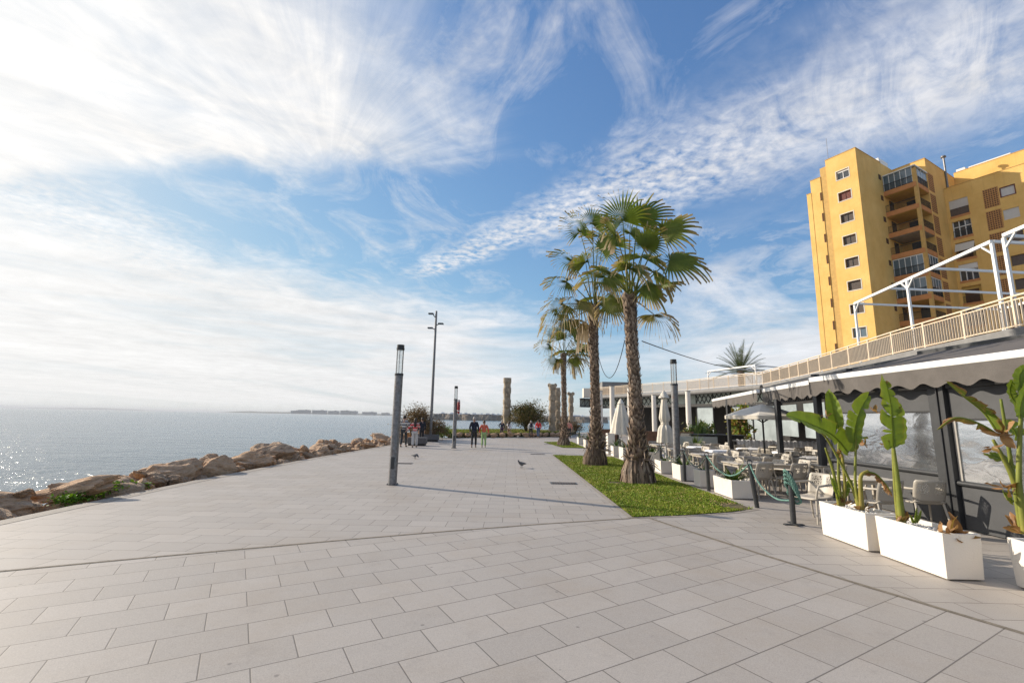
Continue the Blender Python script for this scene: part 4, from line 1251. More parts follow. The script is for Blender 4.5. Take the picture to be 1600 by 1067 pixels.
def root_skirt(parent, r0, r1, h_, seed, n=150):
    rr = random.Random(seed); mb = MB(); mb.c = []
    for i in range(n):
        th = rr.uniform(0, 2 * PI); o = Vector((math.cos(th), math.sin(th), 0)); s = Vector((-o.y, o.x, 0))
        z1 = h_ * rr.uniform(0.65, 1.12); a = o * (r1 * rr.uniform(0.85, 1.05)) + Vector((0, 0, z1)); f_ = o * (r0 * rr.uniform(0.88, 1.10)) + s * rr.gauss(0, 0.07)
        m_ = a.lerp(f_, 0.5) + o * 0.05
        w1, w2 = rr.uniform(.012, .03), rr.uniform(.02, .05); tw = o * rr.uniform(-.02, .03)
        b = len(mb.v); mb.v += [tuple(q) for q in (a - s * w1, a + s * w1, m_ - s * w2 + tw, m_ + s * w2, f_ - s * w2 * .8, f_ + s * w2 * .8)]
        cc = rr.choice((0.15, 0.25, 0.35, 0.5, 0.75)); mb.c += [cc * .6, cc * .6, cc, cc, cc * .7, cc * .7]
        mb.f += [(b, b + 1, b + 3, b + 2), (b + 2, b + 3, b + 5, b + 4)]; mb.m += [0, 0]
    for i in range(14):     # dead stalks sticking out of the base
        th = rr.uniform(0, 2 * PI); o = Vector((math.cos(th), math.sin(th), 0)); a = o * r1 + Vector((0, 0, rr.uniform(h_ * .8, h_ * 1.6))); e = a + o * rr.uniform(.15, .42) + Vector((rr.gauss(0, .1), rr.gauss(0, .1), rr.uniform(-.2, .25)))
        k = len(mb.v); mb.tube([a, a.lerp(e, .5) + Vector((0, 0, .04)), e], [.024, .018, .010], 4); mb.c += [rr.uniform(.3, .8)] * (len(mb.v) - k)
    return mb.build('root_skirt', M['trunk'], parent)


def fan_palm(label, base, apex_px, Y, prof, fronds, nrand, seed, dead=10, boots=420):
    t = thing('fan_palm', label, 'palm tree', (base[0], base[1], 0), 0, 'fan palms standing in the lawns')
    o = Vector((base[0], base[1], 0)); apex = at(*apex_px, Y) - o
    prof = [(r, z * apex.z / prof[-1][1]) for r, z in prof]
    mb, rad, cen = palm_trunk(t, prof, (apex.x, apex.y), seed, boots)
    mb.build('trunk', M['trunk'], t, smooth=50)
    root_skirt(t, prof[0][0] * 1.02, prof[1][0] * 1.0, prof[1][1], seed)
    rr = random.Random(seed)
    ap = apex + Vector((0, 0, -0.05))
    for i, (px, py, dY, ax, Rr, dry) in enumerate(fronds):
        hub = at(px, py, Y + dY) - o
        fan_frond(t, ap + Vector((rr.gauss(0, .06), rr.gauss(0, .06), rr.uniform(-.1, .15))), hub, ax, Rr, dry * .75, seed * 31 + i, face_=(rr.gauss(0, .25), -0.8, 0.75))
    for i in range(nrand):
        th = rr.uniform(0, 2 * PI); e = rr.uniform(-0.35, 0.95); L = rr.uniform(0.8, 1.4)
        dv = Vector((math.cos(th) * math.cos(e), abs(math.sin(th)) * math.cos(e) * 0.9 + .15, math.sin(e)))
        fan_frond(t, ap, ap + dv * L, dv + Vector((0, 0, -0.15)), rr.uniform(.85, 1.1), rr.uniform(0, .35) if e > 0 else rr.uniform(.3, .7), seed * 77 + i)
    for i in range(dead):
        th = 2 * PI * (i + rr.random() * .7) / dead; L = rr.uniform(0.25, 0.5); z = rr.uniform(-0.55, -0.05)
        dv = Vector((math.cos(th), math.sin(th), 0)); r0 = dv * 0.2 + apex + Vector((0, 0, z))
        fan_frond(t, r0, r0 + dv * L * 0.7 + Vector((0, 0, -L * 0.35)), dv * 0.55 + Vector((0, 0, -0.9)), rr.uniform(.45, .68), rr.uniform(.6, 1), seed * 91 + i, 22, 1.0)
    return t


P1 = [(973, 345, -.3, (-.35, -.1, .95), 1.25, .02), (996, 345, .35, (.4, .1, .9), 1.25, .05), (1008, 386, -.7, (.35, -.35, .7), .86, .15), (1034, 366, .1, (.75, .0, .65), 1.2, .18),
      (1046, 408, -.2, (.95, -.1, .05), 1.25, .12), (1008, 446, -.5, (.55, -.1, -.75), .8, .12), (957, 384, .5, (-.6, .2, .75), 1.0, .08), (944, 432, -.2, (-.85, -.1, -.15), .95, .25),
      (962, 468, .3, (-.4, .1, -.9), .85, .4), (1003, 402, 1.0, (.2, .8, .5), 1.0, .1), (984, 365, .9, (.0, .5, .85), 1.05, .05), (1020, 425, .7, (.6, .6, .1), .95, .3), (962, 368, -.6, (-.5, -.3, .6), .8, .35), (985, 420, -1.0, (-.1, -.9, .1), .7, .3)]
fan_palm('nearest and thickest fan palm, with a rough bulging base in the front of the lawn', (3.70, 13.55), (985, 462), 13.55,
         [(.47, 0), (.33, .70), (.225, 1.2), (.168, 3.0), (.178, 5.0), (.225, 5.9)], P1, 3, 11, 0, 460)
P2 = [(906, 362, 0, (-.4, 0, .9), 1.25, .03), (925, 350, .4, (.1, .2, .95), 1.2, .06), (893, 407, -.2, (-.9, -.1, .35), 1.15, .12), (885, 440, .2, (-.95, 0, -.05), 1.1, .2), (880, 475, -.2, (-.8, -.1, -.45), 1.05, .45),
      (940, 392, -.3, (.5, -.2, .8), 1.1, .15), (950, 432, .3, (.8, .1, .0), 1.05, .3), (952, 470, 0, (.55, 0, -.8), .95, .3), (915, 410, -.8, (-.2, -.8, .4), 1.0, .35), (905, 470, -.7, (-.4, -.5, -.7), 1.0, .65), (925, 440, -.9, (.1, -.8, -.3), .95, .6), (935, 370, .9, (.2, .8, .6), 1.1, .1), (890, 500, .1, (-.5, 0, -.85), 1.0, .75), (870, 490, .2, (-.7, .1, -.6), .9, .5)]
fan_palm('second fan palm, tall and shaggy, just behind and left of the thickest one', (3.35, 18.35), (928, 478), 18.35,
         [(.44, 0), (.34, .70), (.23, 1.2), (.175, 3.0), (.185, 6.0), (.24, 6.9)], P2, 4, 23, 3, 460)
P3 = [(858, 538, 0, (-.9, 0, -.1), 1.1, .2), (868, 522, .2, (-.5, .1, .8), 1.15, .1), (885, 515, 0, (.1, 0, .95), 1.15, .05), (896, 526, -.2, (.7, -.1, .6), 1.1, .12), (902, 542, .1, (.9, 0, -.15), 1.1, .25), (868, 560, -.2, (-.6, -.1, -.7), 1.0, .45), (896, 560, .2, (.6, .1, -.75), 1.0, .4), (880, 530, -.8, (0, -.7, .5), 1.0, .3)]
fan_palm('small thin fan palm farthest off, in its own little lawn', (3.57, 30.86), (881, 553), 30.86,
         [(.42, 0), (.27, .55), (.20, 1.1), (.165, 3.0), (.17, 5.0), (.22, 5.9)], P3, 6, 37, 2, 300)

# date palm whose crown shows above the roof terrace
dp = thing('date_palm', 'date palm whose spreading feathery crown shows above the roof terrace', 'palm tree', (25.6, 50.5, 0))
tk, _, _ = palm_trunk(dp, [(.5, 0), (.4, 1.0), (.38, 7.4)], (0, 0), 5, 200)
tk.build('trunk', M['trunk'], dp, smooth=50)
rr = random.Random(4)
for i in range(40):
    th = i * 2.39996; e = R(82 - 88 * (i / 40) ** 0.9); L = rr.uniform(3.2, 4.1); mb = MB(); mb.c = []
    dv = Vector((math.cos(th) * math.cos(e), math.sin(th) * math.cos(e), math.sin(e))); hz_ = Vector((math.cos(th), math.sin(th), 0)); sd = Vector((-hz_.y, hz_.x, 0))
    pts = []
    for k in range(13):
        s = k / 12; p = Vector((0, 0, 7.3)) + dv * L * s + Vector((0, 0, -L * 0.30 * s * s * math.cos(e) - 0.0)); pts.append(p)
    mb.tube(pts, [.035 * (1 - k / 13) + .006 for k in range(13)], 4); mb.c += [0.5] * len(mb.v)
    for k in range(1, 13):
        for h_ in (0, .33, .66):
            s = (k - 1 + h_) / 12
            if s < 0.12: continue
            p = pts[k - 1].lerp(pts[k], h_); tg = (pts[k] - pts[k - 1]).normalized(); nn_ = sd.cross(tg)
            for sg in (-1, 1):
                Lf = 0.52 * math.sin(PI * min(1, s * 0.82 + 0.16)) + 0.1
                q = p + (sd * sg * 0.75 + tg * 0.55 + nn_ * (0.35 * (1 if nn_.z > 0 else -1))).normalized() * Lf; q.z -= 0.08 * Lf
                b = len(mb.v); mb.v += [tuple(p - tg * .022), tuple(p + tg * .022), tuple(q)]; mb.c += [0.1, 0.1, rr.uniform(.3, .8)]; mb.f.append((b, b + 1, b + 2)); mb.m.append(0)
    mb.build('frond', M['date'], dp)


# paddle-leaved plants (bird of paradise) in the long planters
def curve(pts, n=14):
    pts = [Vector(p) for p in pts]; out = []
    if len(pts) == 2: return [pts[0].lerp(pts[1], k / n) for k in range(n + 1)]
    m_ = len(pts) - 1
    for i in range(m_):
        p0, p1, p2, p3 = [pts[max(0, min(m_, j))] for j in (i - 1, i, i + 1, i + 2)]
        for k in range(n):
            t = k / n; out.append(0.5 * ((2 * p1) + (p2 - p0) * t + (2 * p0 - 5 * p1 + 4 * p2 - p3) * t * t + (3 * p1 - p0 - 3 * p2 + p3) * t ** 3))
    out.append(pts[-1]); return out


def stalk(parent, pts, r0=0.028, r1=0.012, dry=0.15):
    c = curve(pts, 8); mb = MB(); mb.c = []
    mb.tube(c, [r0 + (r1 - r0) * i / (len(c) - 1) for i in range(len(c))], 7)
    for i in range(len(c)): mb.c += [max(0.0, min(1.0, dry + 0.55 * max(0, 0.3 - i / len(c)) * 2 + 0.12 * noise.noise((i * .7, r0 * 99, 0))))] * 7
    return mb.build('stalk', M['stem'], parent, smooth=180)


def paddle(parent, pts, W, facing, fold=0.5, tears=3, dry=0.0, seed=0, curl=0.0, ragged=0.0, sides=(1, 1)):
    """blade on a midrib curve: two half-blades split by tears"""
    rr = random.Random(seed); c = curve(pts, 12); n = len(c) - 1; mb = MB(); mb.c = []
    F_ = Vector(facing).normalized()
    mb.tube(c, [0.013 * (1 - i / n) + 0.003 for i in range(n + 1)], 5); mb.c += [0.30] * len(mb.v)
    for sg, hw in ((-1, sides[0]), (1, sides[1])):
        cuts = sorted(rr.uniform(.12, .92) for _ in range(tears)); sec = [0.0] + cuts + [1.0]
        for si, (a, b) in enumerate(zip(sec, sec[1:])):
            m_ = max(2, int((b - a) * n * 1.5)); off = rr.gauss(0, 0.10) * ragged + (rr.gauss(0, .04) if tears else 0); dr = rr.gauss(0, .22) * ragged; rows = []
            shr = 1 - abs(rr.gauss(0, .3)) * ragged
            for k in range(m_ + 1):
                u_ = a + (b - a) * k / m_; i = min(n - 1, int(u_ * n)); p = c[i].lerp(c[i + 1], u_ * n - i); tg = (c[i + 1] - c[i]).normalized()
                sd = tg.cross(F_).normalized() * sg; nr = F_ - tg * F_.dot(tg); nr.normalize()
                wv = W * hw * (math.sin(PI * min(1, (u_ * 0.93 + 0.05) ** 0.75)) ** 0.65) * shr
                gap = 1 - 0.32 * (max(0, 1 - abs(k / m_ - 0) * m_) * (si > 0) + max(0, 1 - abs(k / m_ - 1) * m_) * (si < len(sec) - 2)) * min(1, .35 + ragged)
                r_ = []
                for j in range(5):
                    v_ = j / 4; ang_ = fold + curl * v_
                    q = p + (sd * math.cos(ang_) + nr * math.sin(ang_)) * wv * v_ * gap + tg * (0.16 * W * v_ * v_ + off * v_ * v_ * 0.7)+ nr * 0.006 * math.sin(u_ * 40 + seed) * v_
                    q.z -= (0.05 + abs(dr)) * W * v_ ** 2
                    r_.append((q, min(1, max(0, dry + (0.62 * v_ ** 7 * (.35 + ragged) if v_ > .6 else 0) + (dr * .9 if ragged > .5 else 0) + 0.14 * noise.noise((u_ * 9, v_ * 3, seed)) + 0.10 * (k % 2)))))
                rows.append(r_)
            for r0, r1 in zip(rows, rows[1:]):
                for j in range(4):
                    bb = len(mb.v); mb.v += [tuple(r0[j][0]), tuple(r0[j + 1][0]), tuple(r1[j + 1][0]), tuple(r1[j][0])]; mb.c += [r0[j][1], r0[j + 1][1], r1[j + 1][1], r1[j][1]]
                    mb.f.append((bb, bb + 1, bb + 2, bb + 3)); mb.m.append(0)
    o = mb.build('leaf', M['strel'], parent, smooth=180)
    return o


def withered(parent, c, r, n, seed, vert=False):
    """crumpled dead leaves"""
    rr = random.Random(seed); mb = MB(); mb.c = []
    for i in range(n):
        d = Vector((rr.gauss(0, 1), rr.gauss(0, 1), rr.gauss(0, .6) if not vert else abs(rr.gauss(0, 2.2)))).normalized(); s = d.cross(Vector((rr.gauss(0, 1), rr.gauss(0, 1), rr.gauss(0, 1)))).normalized(); nr = d.cross(s)
        L = r * rr.uniform(.6, 1.25); w_ = L * rr.uniform(.12, .3); rows = []
        o_ = Vector(c) + Vector((rr.gauss(0, r * .18), rr.gauss(0, r * .18), 0 if vert else rr.gauss(0, r * .15))); tw = rr.uniform(-1.5, 1.5)
        for k in range(6):
            u_ = k / 5; ww = w_ * math.sin(PI * (u_ * .85 + .1)); a_ = tw * u_; ss_ = s * math.cos(a_) + nr * math.sin(a_); p = o_ + d * L * u_ + nr * L * .35 * u_ * u_ * rr.uniform(.5, 1)
            rows.append((p - ss_ * ww, p + nr * ww * .5, p + ss_ * ww))
        cc = rr.uniform(.72, 1)
        for a, b in zip(rows, rows[1:]):
            for j in range(2): k = len(mb.v); mb.v += [tuple(a[j]), tuple(a[j + 1]), tuple(b[j + 1]), tuple(b[j])]; mb.c += [cc, cc * .9, cc, cc]; mb.f.append((k, k + 1, k + 2, k + 3)); mb.m.append(0)
    return mb.build('withered_leaf', M['strel'], parent, smooth=180)


PT = thing('paddle_leaf_plant', 'clump of broad torn paddle leaves growing in the first long white planter', 'plant', (5.25, 7.3, 0.44), 0, 'paddle leaved plants in the white planters')
zq = lambda x, y, Y: at(1220 + x / 4.104, 570 + y / 4.104, Y) - Vector((5.25, 7.3, 0.44))
Y0 = 7.3
stalk(PT, [zq(375, 905, Y0), zq(340, 700, Y0), zq(285, 530, Y0)], .03, .014); paddle(PT, [zq(430, 560, Y0 - .05), zq(330, 450, Y0 - .15), zq(180, 375, Y0 - .3), zq(35, 322, Y0 - .45)], .20, (-.3, -.9, .55), .35, 5, .02, 1, ragged=.3, sides=(.75, 1.25))
stalk(PT, [zq(390, 905, Y0), zq(370, 700, Y0 + .05), zq(372, 400, Y0 + .1)], .028, .013); paddle(PT, [zq(370, 410, Y0 + .1), zq(345, 330, Y0 + .1), zq(325, 240, Y0 + .12), zq(302, 165, Y0 + .12)], .13, (-.5, -.8, .1), .55, 2, .02, 2, ragged=.2)
stalk(PT, [zq(510, 920, Y0 - .3), zq(478, 760, Y0 - .28), zq(482, 470, Y0 - .2)], .028, .013); paddle(PT, [zq(478, 500, Y0 - .2), zq(478, 400, Y0 - .2), zq(510, 290, Y0 - .2), zq(562, 200, Y0 - .18)], .20, (.15, -.95, .1), .28, 3, .05, 3, ragged=.12, sides=(1.3, .55))
stalk(PT, [zq(400, 905, Y0), zq(410, 760, Y0), zq(395, 600, Y0), zq(380, 560, Y0)], .026, .016, .4)
stalk(PT, [zq(500, 920, Y0 - .3), zq(440, 740, Y0 - .2), zq(300, 480, Y0 - .2), zq(240, 425, Y0 - .25)], .024, .012)
withered(PT, zq(372, 560, Y0), .12, 7, 5); withered(PT, zq(520, 500, Y0 - .1), .13, 6, 6); withered(PT, zq(300, 330, Y0 + .1), .1, 4, 61)
paddle(PT, [zq(400, 850, Y0 + .1), zq(420, 780, Y0 + .1), zq(450, 740, Y0 + .1)], .06, (0, -1, .2), .3, 1, .1, 7); paddle(PT, [zq(370, 860, Y0), zq(350, 800, Y0 - .1), zq(330, 730, Y0 - .1)], .05, (0, -1, .2), .3, 1, .1, 8)
paddle(PT, [zq(410, 540, Y0 + .15), zq(440, 500, Y0 + .2), zq(520, 460, Y0 + .25)], .14, (0, -.8, .6), .2, 3, .15, 9, ragged=.4)
stalk(PT, [zq(520, 930, Y0 - .35), zq(512, 800, Y0 - .36), zq(515, 710, Y0 - .36), zq(560, 680, Y0 - .36)], .034, .02, .45)
paddle(PT, [zq(550, 685, Y0 - .36), zq(610, 700, Y0 - .38), zq(670, 760, Y0 - .38), zq(710, 820, Y0 - .38)], .085, (0, -.9, .5), -.5, 6, .8, 10, curl=-1.2, ragged=.6)
withered(PT, zq(395, 890, Y0), .12, 7, 15, True); withered(PT, zq(530, 925, Y0 - .35), .13, 7, 16, True)

PB = thing('paddle_leaf_plant', 'single tall upright paddle leaf with torn edge in the middle white planter', 'plant', (5.28, 6.25, 0.44), 0, 'paddle leaved plants in the white planters')
zq = lambda x, y, Y: at(1220 + x / 4.104, 570 + y / 4.104, Y) - Vector((5.28, 6.25, 0.44))
Y0 = 6.25
stalk(PB, [zq(775, 1010, Y0), zq(755, 800, Y0), zq(722, 520, Y0)], .05, .016, .1); stalk(PB, [zq(760, 1010, Y0 + .05), zq(735, 800, Y0 + .04), zq(715, 500, Y0 + .04)], .034, .014, .2)
paddle(PB, [zq(722, 530, Y0), zq(716, 400, Y0 - .02), zq(705, 250, Y0 - .04), zq(672, 105, Y0 - .08)], .26, (.15, -.97, .15), .22, 5, .03, 21, ragged=.32, sides=(1.05, .62))
paddle(PB, [zq(735, 500, Y0 + .06), zq(745, 420, Y0 + .08), zq(750, 330, Y0 + .08), zq(745, 230, Y0 + .1)], .22, (.5, -.85, .1), .1, 2, .03, 22, sides=(.4, 1.0))
withered(PB, zq(668, 130, Y0 - .05), .07, 6, 23); withered(PB, zq(610, 300, Y0), .10, 5, 24); withered(PB, zq(665, 505, Y0), .08, 4, 25); withered(PB, zq(770, 1000, Y0), .15, 8, 26, True); withered(PB, zq(750, 280, Y0), .06, 4, 27)
for k, (a, b) in enumerate((((870, 1010), (900, 930)), ((860, 1015), (870, 915)), ((850, 1010), (825, 960)))): paddle(PB, [zq(*a, Y0 - .2), zq(*b, Y0 - .22)], .02, (0, -1, .2), .4, 0, .1, 30 + k)
PS = thing('dead_plant_stump', 'withered brown stump of a cut plant at the end of the middle white planter', 'plant', (5.28, 5.72, 0.44))
withered(PS, (0, 0, 0), .26, 16, 40, True)
PC = thing('paddle_leaf_plant', 'large plant of brown edged paddle leaves in the cut off white planter', 'plant', (5.72, 5.05, 0.44), 0, 'paddle leaved plants in the white planters')
zq = lambda x, y, Y: at(1440 + x / 3.95, 560 + y / 3.95, Y) - Vector((5.72, 5.05, 0.44))
Y0 = 5.05
stalk(PC, [zq(625, 1080, Y0), zq(570, 760, Y0), zq(440, 500, Y0)], .04, .014, .15); paddle(PC, [zq(460, 440, Y0), zq(380, 330, Y0), zq(260, 235, Y0 - .05), zq(160, 150, Y0 - .1)], .10, (.3, -.9, .4), .8, 7, .3, 41, curl=.6, ragged=.7)
stalk(PC, [zq(620, 1080, Y0), zq(560, 700, Y0), zq(488, 250, Y0)], .03, .012, .05)
paddle(PC, [zq(470, 470, Y0), zq(350, 400, Y0), zq(210, 365, Y0), zq(95, 440, Y0)], .075, (0, -.9, .5), -.3, 7, .62, 42, curl=-1.0, ragged=.6)
stalk(PC, [zq(640, 1080, Y0 - .1), zq(600, 760, Y0 - .1), zq(612, 350, Y0 - .1)], .034, .016, .1)
paddle(PC, [zq(615, 370, Y0 - .1), zq(610, 310, Y0 - .1), zq(640, 200, Y0 - .1), zq(690, 100, Y0 - .1)], .13, (.1, -.97, .0), .25, 1, .02, 43, sides=(.8, 1))
paddle(PC, [zq(620, 300, Y0 + .1), zq(570, 260, Y0 + .1), zq(545, 200, Y0 + .1), zq(560, 140, Y0 + .1)], .12, (.3, -.9, .2), .2, 1, .02, 44, sides=(1, .9))
paddle(PC, [zq(640, 250, Y0 + .05), zq(610, 160, Y0 + .05), zq(605, 110, Y0 + .05), zq(640, 50, Y0 + .05)], .12, (.0, -.97, .2), .3, 1, .02, 45)
withered(PC, zq(480, 470, Y0 - .05), .16, 8, 46); withered(PC, zq(420, 540, Y0 - .05), .10, 5, 47); withered(PC, zq(525, 800, Y0 - .05), .13, 8, 48); withered(PC, zq(620, 1060, Y0), .16, 8, 49, True)
paddle(PC, [zq(560, 640, Y0 + .1), zq(500, 620, Y0 + .1), zq(420, 590, Y0 + .12)], .09, (0, -.8, .6), .2, 2, .1, 50, ragged=.3); paddle(PC, [zq(560, 880, Y0), zq(530, 850, Y0 - .05), zq(500, 820, Y0 - .05)], .08, (0, -.9, .4), .3, 2, .12, 51, ragged=.3)
paddle(PC, [zq(590, 480, Y0 + .15), zq(560, 430, Y0 + .15), zq(490, 400, Y0 + .15)], .12, (0, -.9, .4), .3, 2, .1, 52, ragged=.3)


# strap-leaved plants in the small planters, dense rosettes
def strap_plant(label, loc, n, L, seed, dry=0.2, wide=.03, upright=.5, group='strap leaved plants in the small white planters'):
    t = thing('strap_leaf_plant', label, 'plant', loc, 0, group); rr = random.Random(seed)
    for part in range(1):
        mb = MB(); mb.c = []
        for i in range(n):
            th = rr.uniform(0, 2 * PI); e = rr.uniform(.25, 1.35) * upright + .35; l_ = L * rr.uniform(.6, 1.1); o = Vector((math.cos(th), math.sin(th), 0)); s = Vector((-o.y, o.x, 0)); prev = None
            for k in range(6):
                u_ = k / 5; p = o * (l_ * u_ * math.cos(e) + .02) + Vector((0, 0, l_ * u_ * math.sin(e) - .35 * l_ * u_ * u_ * math.cos(e))); wd = wide * (1 - u_ ** 1.6) + .002
                cur = len(mb.v); mb.v += [tuple(p - s * wd), tuple(p + Vector((0, 0, -wd * .5))), tuple(p + s * wd)]; cc = min(1, max(0, dry * rr.random() + u_ ** 3 * .8)); mb.c += [cc, cc * .8, cc]
                if prev is not None: mb.f += [(prev, prev + 1, cur + 1, cur), (prev + 1, prev + 2, cur + 2, cur + 1)]; mb.m += [0, 0]
                prev = cur
        mb.build('leaves', M['strap'], t, smooth=180)
    return t


def bushy(label, loc, size, n, leafm, seed, leaf=.07, name='bush', stems=9, cat='bush', group=None, gapf=.0):
    """shrub of forked stems with many small leaves in uneven clumps"""
    t = thing(name, label, cat, loc, 0, group); rr = random.Random(seed); sx, sy, sz = size
    sb = MB(); cl = []
    for i in range(stems):
        th = rr.uniform(0, 2 * PI); tip_ = Vector((math.cos(th) * sx * rr.uniform(.2, .75), math.sin(th) * sy * rr.uniform(.2, .75), sz * rr.uniform(.5, .95)))
        m_ = tip_ * .45 + Vector((0, 0, sz * .08)); sb.tube([(0, 0, 0), m_, tip_], [.03 * sz ** .5, .02 * sz ** .5, .006], 5)
        for k in range(5): cl.append(((0.4 + .15 * k), m_.lerp(tip_, k / 4) + Vector((rr.gauss(0, sx * .12), rr.gauss(0, sy * .12), rr.gauss(0, sz * .08)))))
    for i in range(stems * 5):
        th = rr.uniform(0, 2 * PI); q = rr.uniform(.15, 1); cl.append((1, Vector((math.cos(th) * sx * q, math.sin(th) * sy * q, sz * (.12 + .8 * math.sqrt(max(0, 1 - q * q)) * rr.uniform(.35, 1.0))))))
    sb.build('stems', M['trunk'], t)
    mb = MB(); mb.c = []
    for i in range(n):
        k_, c = rr.choice(cl); r_ = sx * .17; p = c + Vector((rr.gauss(0, r_), rr.gauss(0, r_), rr.gauss(0, r_ * .75)))
        if p.z < 0.02: continue
        if noise.noise(p * (2.2 / max(.5, sx)) + Vector((seed, 0, 0))) < gapf - .25: continue
        d = Vector((rr.gauss(0, 1), rr.gauss(0, 1), rr.gauss(0, 1) + .6)).normalized(); s = d.cross(Vector((rr.gauss(0, 1), rr.gauss(0, 1), rr.gauss(0, 1)))).normalized(); l_ = leaf * rr.uniform(.6, 1.4)
        b = len(mb.v); mb.v += [tuple(p), tuple(p + d * l_ * .5 + s * l_ * .28), tuple(p + d * l_), tuple(p + d * l_ * .5 - s * l_ * .28)]; cc = rr.random() ** 1.3; mb.c += [cc] * 4; mb.f.append((b, b + 1, b + 2, b + 3)); mb.m.append(0)
    mb.build('foliage', leafm, t)
    return t


bushy('wide round olive green bush between the single stone pillar and the pair of pillars', (1.55, 46.5, 0.35), (2.25, 1.7, 3.1), 15000, M['bush'], 3, .13, stems=14)
bushy('dry brownish bush rising behind the stone bench at the seaward edge', (-6.9, 33.4, 0.0), (1.35, 1.5, 2.5), 9000, M['drybush'], 8, .10, stems=12)
bushy('low dry bush trailing beside the foot of the tall floodlight mast', (-5.9, 35.2, 0.0), (1.15, 1.2, 1.5), 6000, M['drybush'], 9, .10)
bushy('dark green low shrub left of the low boulder border', (-5.6, 38.3, 0.0), (0.75, 0.7, 0.95), 4000, M['weed'], 10, .09)
bushy('reddish low bush beyond the farthest fan palm at the garden edge', (5.6, 50.0, 0.2), (1.2, 1.0, 1.6), 4500, M['drybush'], 14, .12)
bushy('low bush by the water beyond the restaurant planters', (7.6, 56.0, 0.0), (1.6, 1.2, 1.5), 4000, M['drybush'], 15, .13)
rr = random.Random(5)
wd_ = MB(); wd_.c = []
for i in range(1500):
    u_ = rr.random(); x = -8.42 + rr.gauss(0, .13) - .16 * math.sin(u_ * 3); y = 8.95 + 1.95 * u_; h_ = .07 + .15 * max(0, math.sin(u_ * PI * 1.0)) * rr.random() + .03
    z = -.06 + h_ * rr.uniform(.2, 1.6); d = Vector((rr.gauss(0, 1), rr.gauss(0, 1), rr.gauss(.5, .6))).normalized(); s = d.cross(Vector((0.3, .2, 1))).normalized(); l_ = rr.uniform(.04, .085)
    b = len(wd_.v); p = Vector((x, y, z)); wd_.v += [tuple(p), tuple(p + d * l_ * .5 + s * l_ * .45), tuple(p + d * l_), tuple(p + d * l_ * .5 - s * l_ * .45)]; c_ = rr.random(); wd_.c += [c_] * 4; wd_.f.append((b, b + 1, b + 2, b + 3)); wd_.m.append(0)
o = wd_.build('weeds', M['weed']); kind(o, 'stuff'); o['label'] = 'bright green weeds growing between the kerb and the boulders'

# raised garden at the far end behind a border of low boulders
gsoil = MB()
gp_ = [(-5.2, 38.6), (-2.2, 40.2), (2.0, 43.3), (6.0, 46.6), (8, 56), (0, 60), (-4.5, 52)]
gsoil.prism(gp_[::-1], 0.0, 0.38)
kind(gsoil.build('garden_bed', M['lawnsoil']), 'structure')
mb = MB(); mb.c = []
rr = random.Random(12)
for i in range(16000):
    u_, v_ = rr.random(), rr.random() ** 1.5; a = Vector((-5.2 + 11.2 * u_, 38.7 + 8.2 * u_ * .98 + 0.2, 0)); p = a + Vector((-.5, .8, 0)).normalized() * v_ * 9
    h_ = rr.uniform(.06, .16) * (1 + .8 * noise.noise(p * .6)); a_ = rr.uniform(0, 6.28); b = len(mb.v)
    mb.v += [(p.x - .02 * math.cos(a_), p.y - .02 * math.sin(a_), .385), (p.x + .02 * math.cos(a_), p.y + .02 * math.sin(a_), .385), (p.x + rr.gauss(0, .04), p.y + rr.gauss(0, .04), .385 + h_)]
    mb.c += [rr.choice((0, .4, .9))] * 3; mb.f.append((b, b + 1, b + 2)); mb.m.append(0)
o = mb.build('garden_grass', gm); kind(o, 'stuff'); o['label'] = 'rough dry grass in the raised garden round the stone pillars'
n = 0; rr = random.Random(33); x, y = -5.15, 38.5
BP = [(-5.15, 38.45), (-2.2, 39.95), (2.0, 43.0), (6.1, 46.4)]
pos = []
for (x0, y0), (x1, y1) in zip(BP, BP[1:]):
    L_ = math.hypot(x1 - x0, y1 - y0); d = 0
    while d < L_ - .2: pos.append((x0 + (x1 - x0) * d / L_, y0 + (y1 - y0) * d / L_, math.atan2(y1 - y0, x1 - x0))); d += rr.uniform(.72, .98)
for k, (x, y, a) in enumerate(pos):
    s = rr.uniform(.36, .62)
    boulder(rr.randrange(11), x, y, .24, (s * 1.05, s * .8, s * rr.uniform(.85, 1.15)), a + rr.gauss(0, .2), f'squat brown boulder of the low garden border, {NTH[k]} from its seaward end', 'boulders bordering the raised garden', (rr.gauss(0, .1), rr.gauss(0, .1)))

